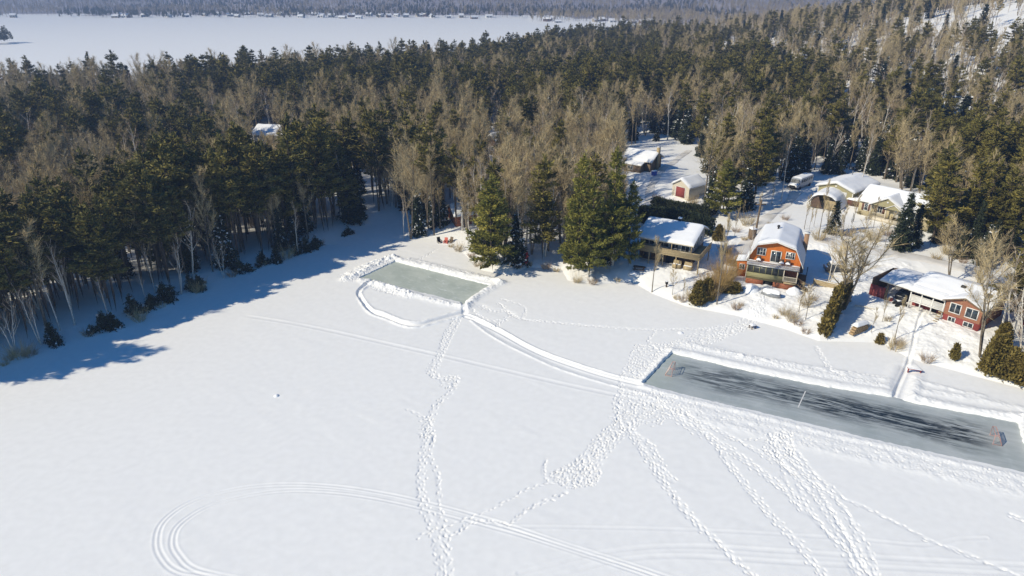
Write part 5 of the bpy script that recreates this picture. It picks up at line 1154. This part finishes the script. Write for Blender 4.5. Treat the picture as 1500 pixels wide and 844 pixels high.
shrub('cedar_bush', CED[1], 'small golden cedar bush beside the dark hedge of the grey house', 'cedar', (1052, 352), .7); shrub('cedar_bush', CED[0], 'tiny round bush at the left corner of the beige bungalow', 'bush', (1262, 313), (1.2, 1.2, .6)); shrub('cedar_bush', CED[0], 'tiny dark bush at the right foot of the bungalow porch', 'bush', (1308, 325), (1.2, 1.2, .5))
for i, (q, v_, s_, lb) in enumerate([((1046, 425), 0, 1.0, 'golden willow thicket left of the orange house'), ((1062, 408), 0, .9, 'upper part of the golden willow row by the driveway'), ((1072, 388), 1, 1.0, 'orange-brown willow bush beside the driveway'), ((1062, 372), 1, .8, 'reddish willow bush right of the grey house deck'), ((1038, 436), 1, .9, 'low golden willow bush at the shore'), ((1054, 418), 1, 1.1, 'middle of the golden willow row left of the orange house'), ((1029, 430), 1, .8, 'leftmost small golden willow bush of the thicket')]): shrub('willow_bush', WIL[v_], lb, 'willow bush', q, s_*.9)
shrub('twig_bush', BU[0], 'reddish twig bush beside the red bench', 'bush', (1357, 529), .9)
for i, q in enumerate([(1078, 452), (1086, 448), (1012, 436), (1000, 441), (990, 438), (1160, 470), (1168, 476), (1136, 466), (1150, 462), (1180, 488), (1300, 470), (1310, 512), (1316, 505), (1268, 480), (1180, 448), (1190, 440)]):
    shrub('twig_bush', BU[i % 3], 'thin leafless bush poking out of the snow on the houses\' shore', 'bush', q, rng.uniform(.55, .9), 'leafless bushes on the houses\' shore')
for i, q in enumerate([(15, 528), (30, 524), (45, 522), (8, 535), (205, 470), (130, 492), (236, 452), (290, 428), (340, 405), (388, 388), (420, 378), (470, 358)]): shrub('twig_bush', BU[(i+1) % 3], 'leafless bush on the shaded bank of the left shore', 'bush', q, rng.uniform(.7, 1.1), 'leafless bushes on the left shore')
for i, q in enumerate([(152, 482), (165, 476), (78, 500), (240, 440), (222, 448), (280, 424), (292, 420), (352, 398), (405, 382), (448, 366), (462, 360), (195, 458), (385, 386), (510, 344), (432, 372)]):
    shrub('fir_bush', FIR[i % 3], 'low dark fir bush on the bank of the left shore', 'fir bush', q, rng.uniform(.75, 1.25), 'fir bushes on the left shore')
for i, q in enumerate([(760, 392), (775, 390), (700, 390), (800, 394), (815, 398), (845, 414), (868, 416), (905, 412), (672, 368), (690, 376), (660, 362)]): shrub('twig_bush', BU[i % 3], 'leafless bush at the edge of the wooded point', 'bush', q, rng.uniform(.6, 1.0), 'leafless bushes round the wooded point')
for i, q in enumerate([(1150, 322), (1128, 330), (1095, 330), (1078, 340), (1090, 352), (1200, 352), (1240, 345), (1262, 340), (1280, 352), (1300, 345), (1372, 380), (1385, 372), (1410, 385), (1440, 395), (1015, 300), (962, 290)]): shrub('twig_bush', BU[i % 3], 'leafless bush in the snow round the drive and the upper houses', 'bush', q, rng.uniform(.7, 1.2), 'leafless bushes round the upper houses')

# ------------------------------------------------------------------ air, light, camera
hz = MB(); hz.box(-3400, 3400, -380, 5900, -1.5, 225); hb = bpy.data.materials.new('haze_air'); n, l = nodes_of(hb); n.remove(n['Principled BSDF']); pv = n.new('ShaderNodeVolumePrincipled')
pv.inputs['Density'].default_value = HAZE = .00046; pv.inputs['Color'].default_value = (.42, .60, 1.0, 1); pv.inputs['Anisotropy'].default_value = .2
l.new(pv.outputs[0], n['Material Output'].inputs['Volume']); tag(hz.build('haze', hb), kind='stuff')
w = bpy.data.worlds.new('World'); scene.world = w; w.use_nodes = True; n, l = w.node_tree.nodes, w.node_tree.links
sky = n.new('ShaderNodeTexSky'); sky.sky_type = 'NISHITA'; sky.sun_disc = False; EL = math.radians(36); sdx, sdy = .925, .38
sky.sun_elevation = EL; sky.sun_rotation = math.atan2(-sdx, -sdy); sky.altitude = 300; sky.air_density = 1.0; sky.dust_density = .0; sky.ozone_density = 4.0
hs = n.new('ShaderNodeHueSaturation'); hs.inputs['Saturation'].default_value = 1.4; l.new(sky.outputs[0], hs.inputs['Color']); l.new(hs.outputs[0], n['Background'].inputs['Color']); n['Background'].inputs['Strength'].default_value = .10
sun = bpy.data.lights.new('sun', 'SUN'); sun.energy = 4.9; sun.angle = math.radians(.53); sun.color = (1, .905, .71); so = bpy.data.objects.new('sun', sun); C.objects.link(so)
so.rotation_euler = Vector((sdx*math.cos(EL), sdy*math.cos(EL), -math.sin(EL))).to_track_quat('-Z', 'Y').to_euler()
cam = bpy.data.cameras.new('camera'); cam.lens = 24.0; cam.sensor_width = 36; cam.clip_end = 30000; cam.clip_start = .5; co = bpy.data.objects.new('camera', cam); C.objects.link(co)
co.location = (0, 0, HCAM); co.rotation_euler = (PI/2-PITCH, 0, 0); scene.camera = co
vs = scene.view_settings; vs.view_transform = 'Standard'; vs.look = 'None'; vs.gamma = 1; vs.use_curve_mapping = False; vs.exposure = 0.2
cy_ = scene.cycles; cy_.use_denoising = True; cy_.max_bounces = 6; cy_.diffuse_bounces = 3; cy_.volume_bounces = 0; cy_.transparent_max_bounces = 8; cy_.volume_step_rate = 5; cy_.caustics_reflective = False; cy_.caustics_refractive = False
print('SCENE DONE', flush=True)
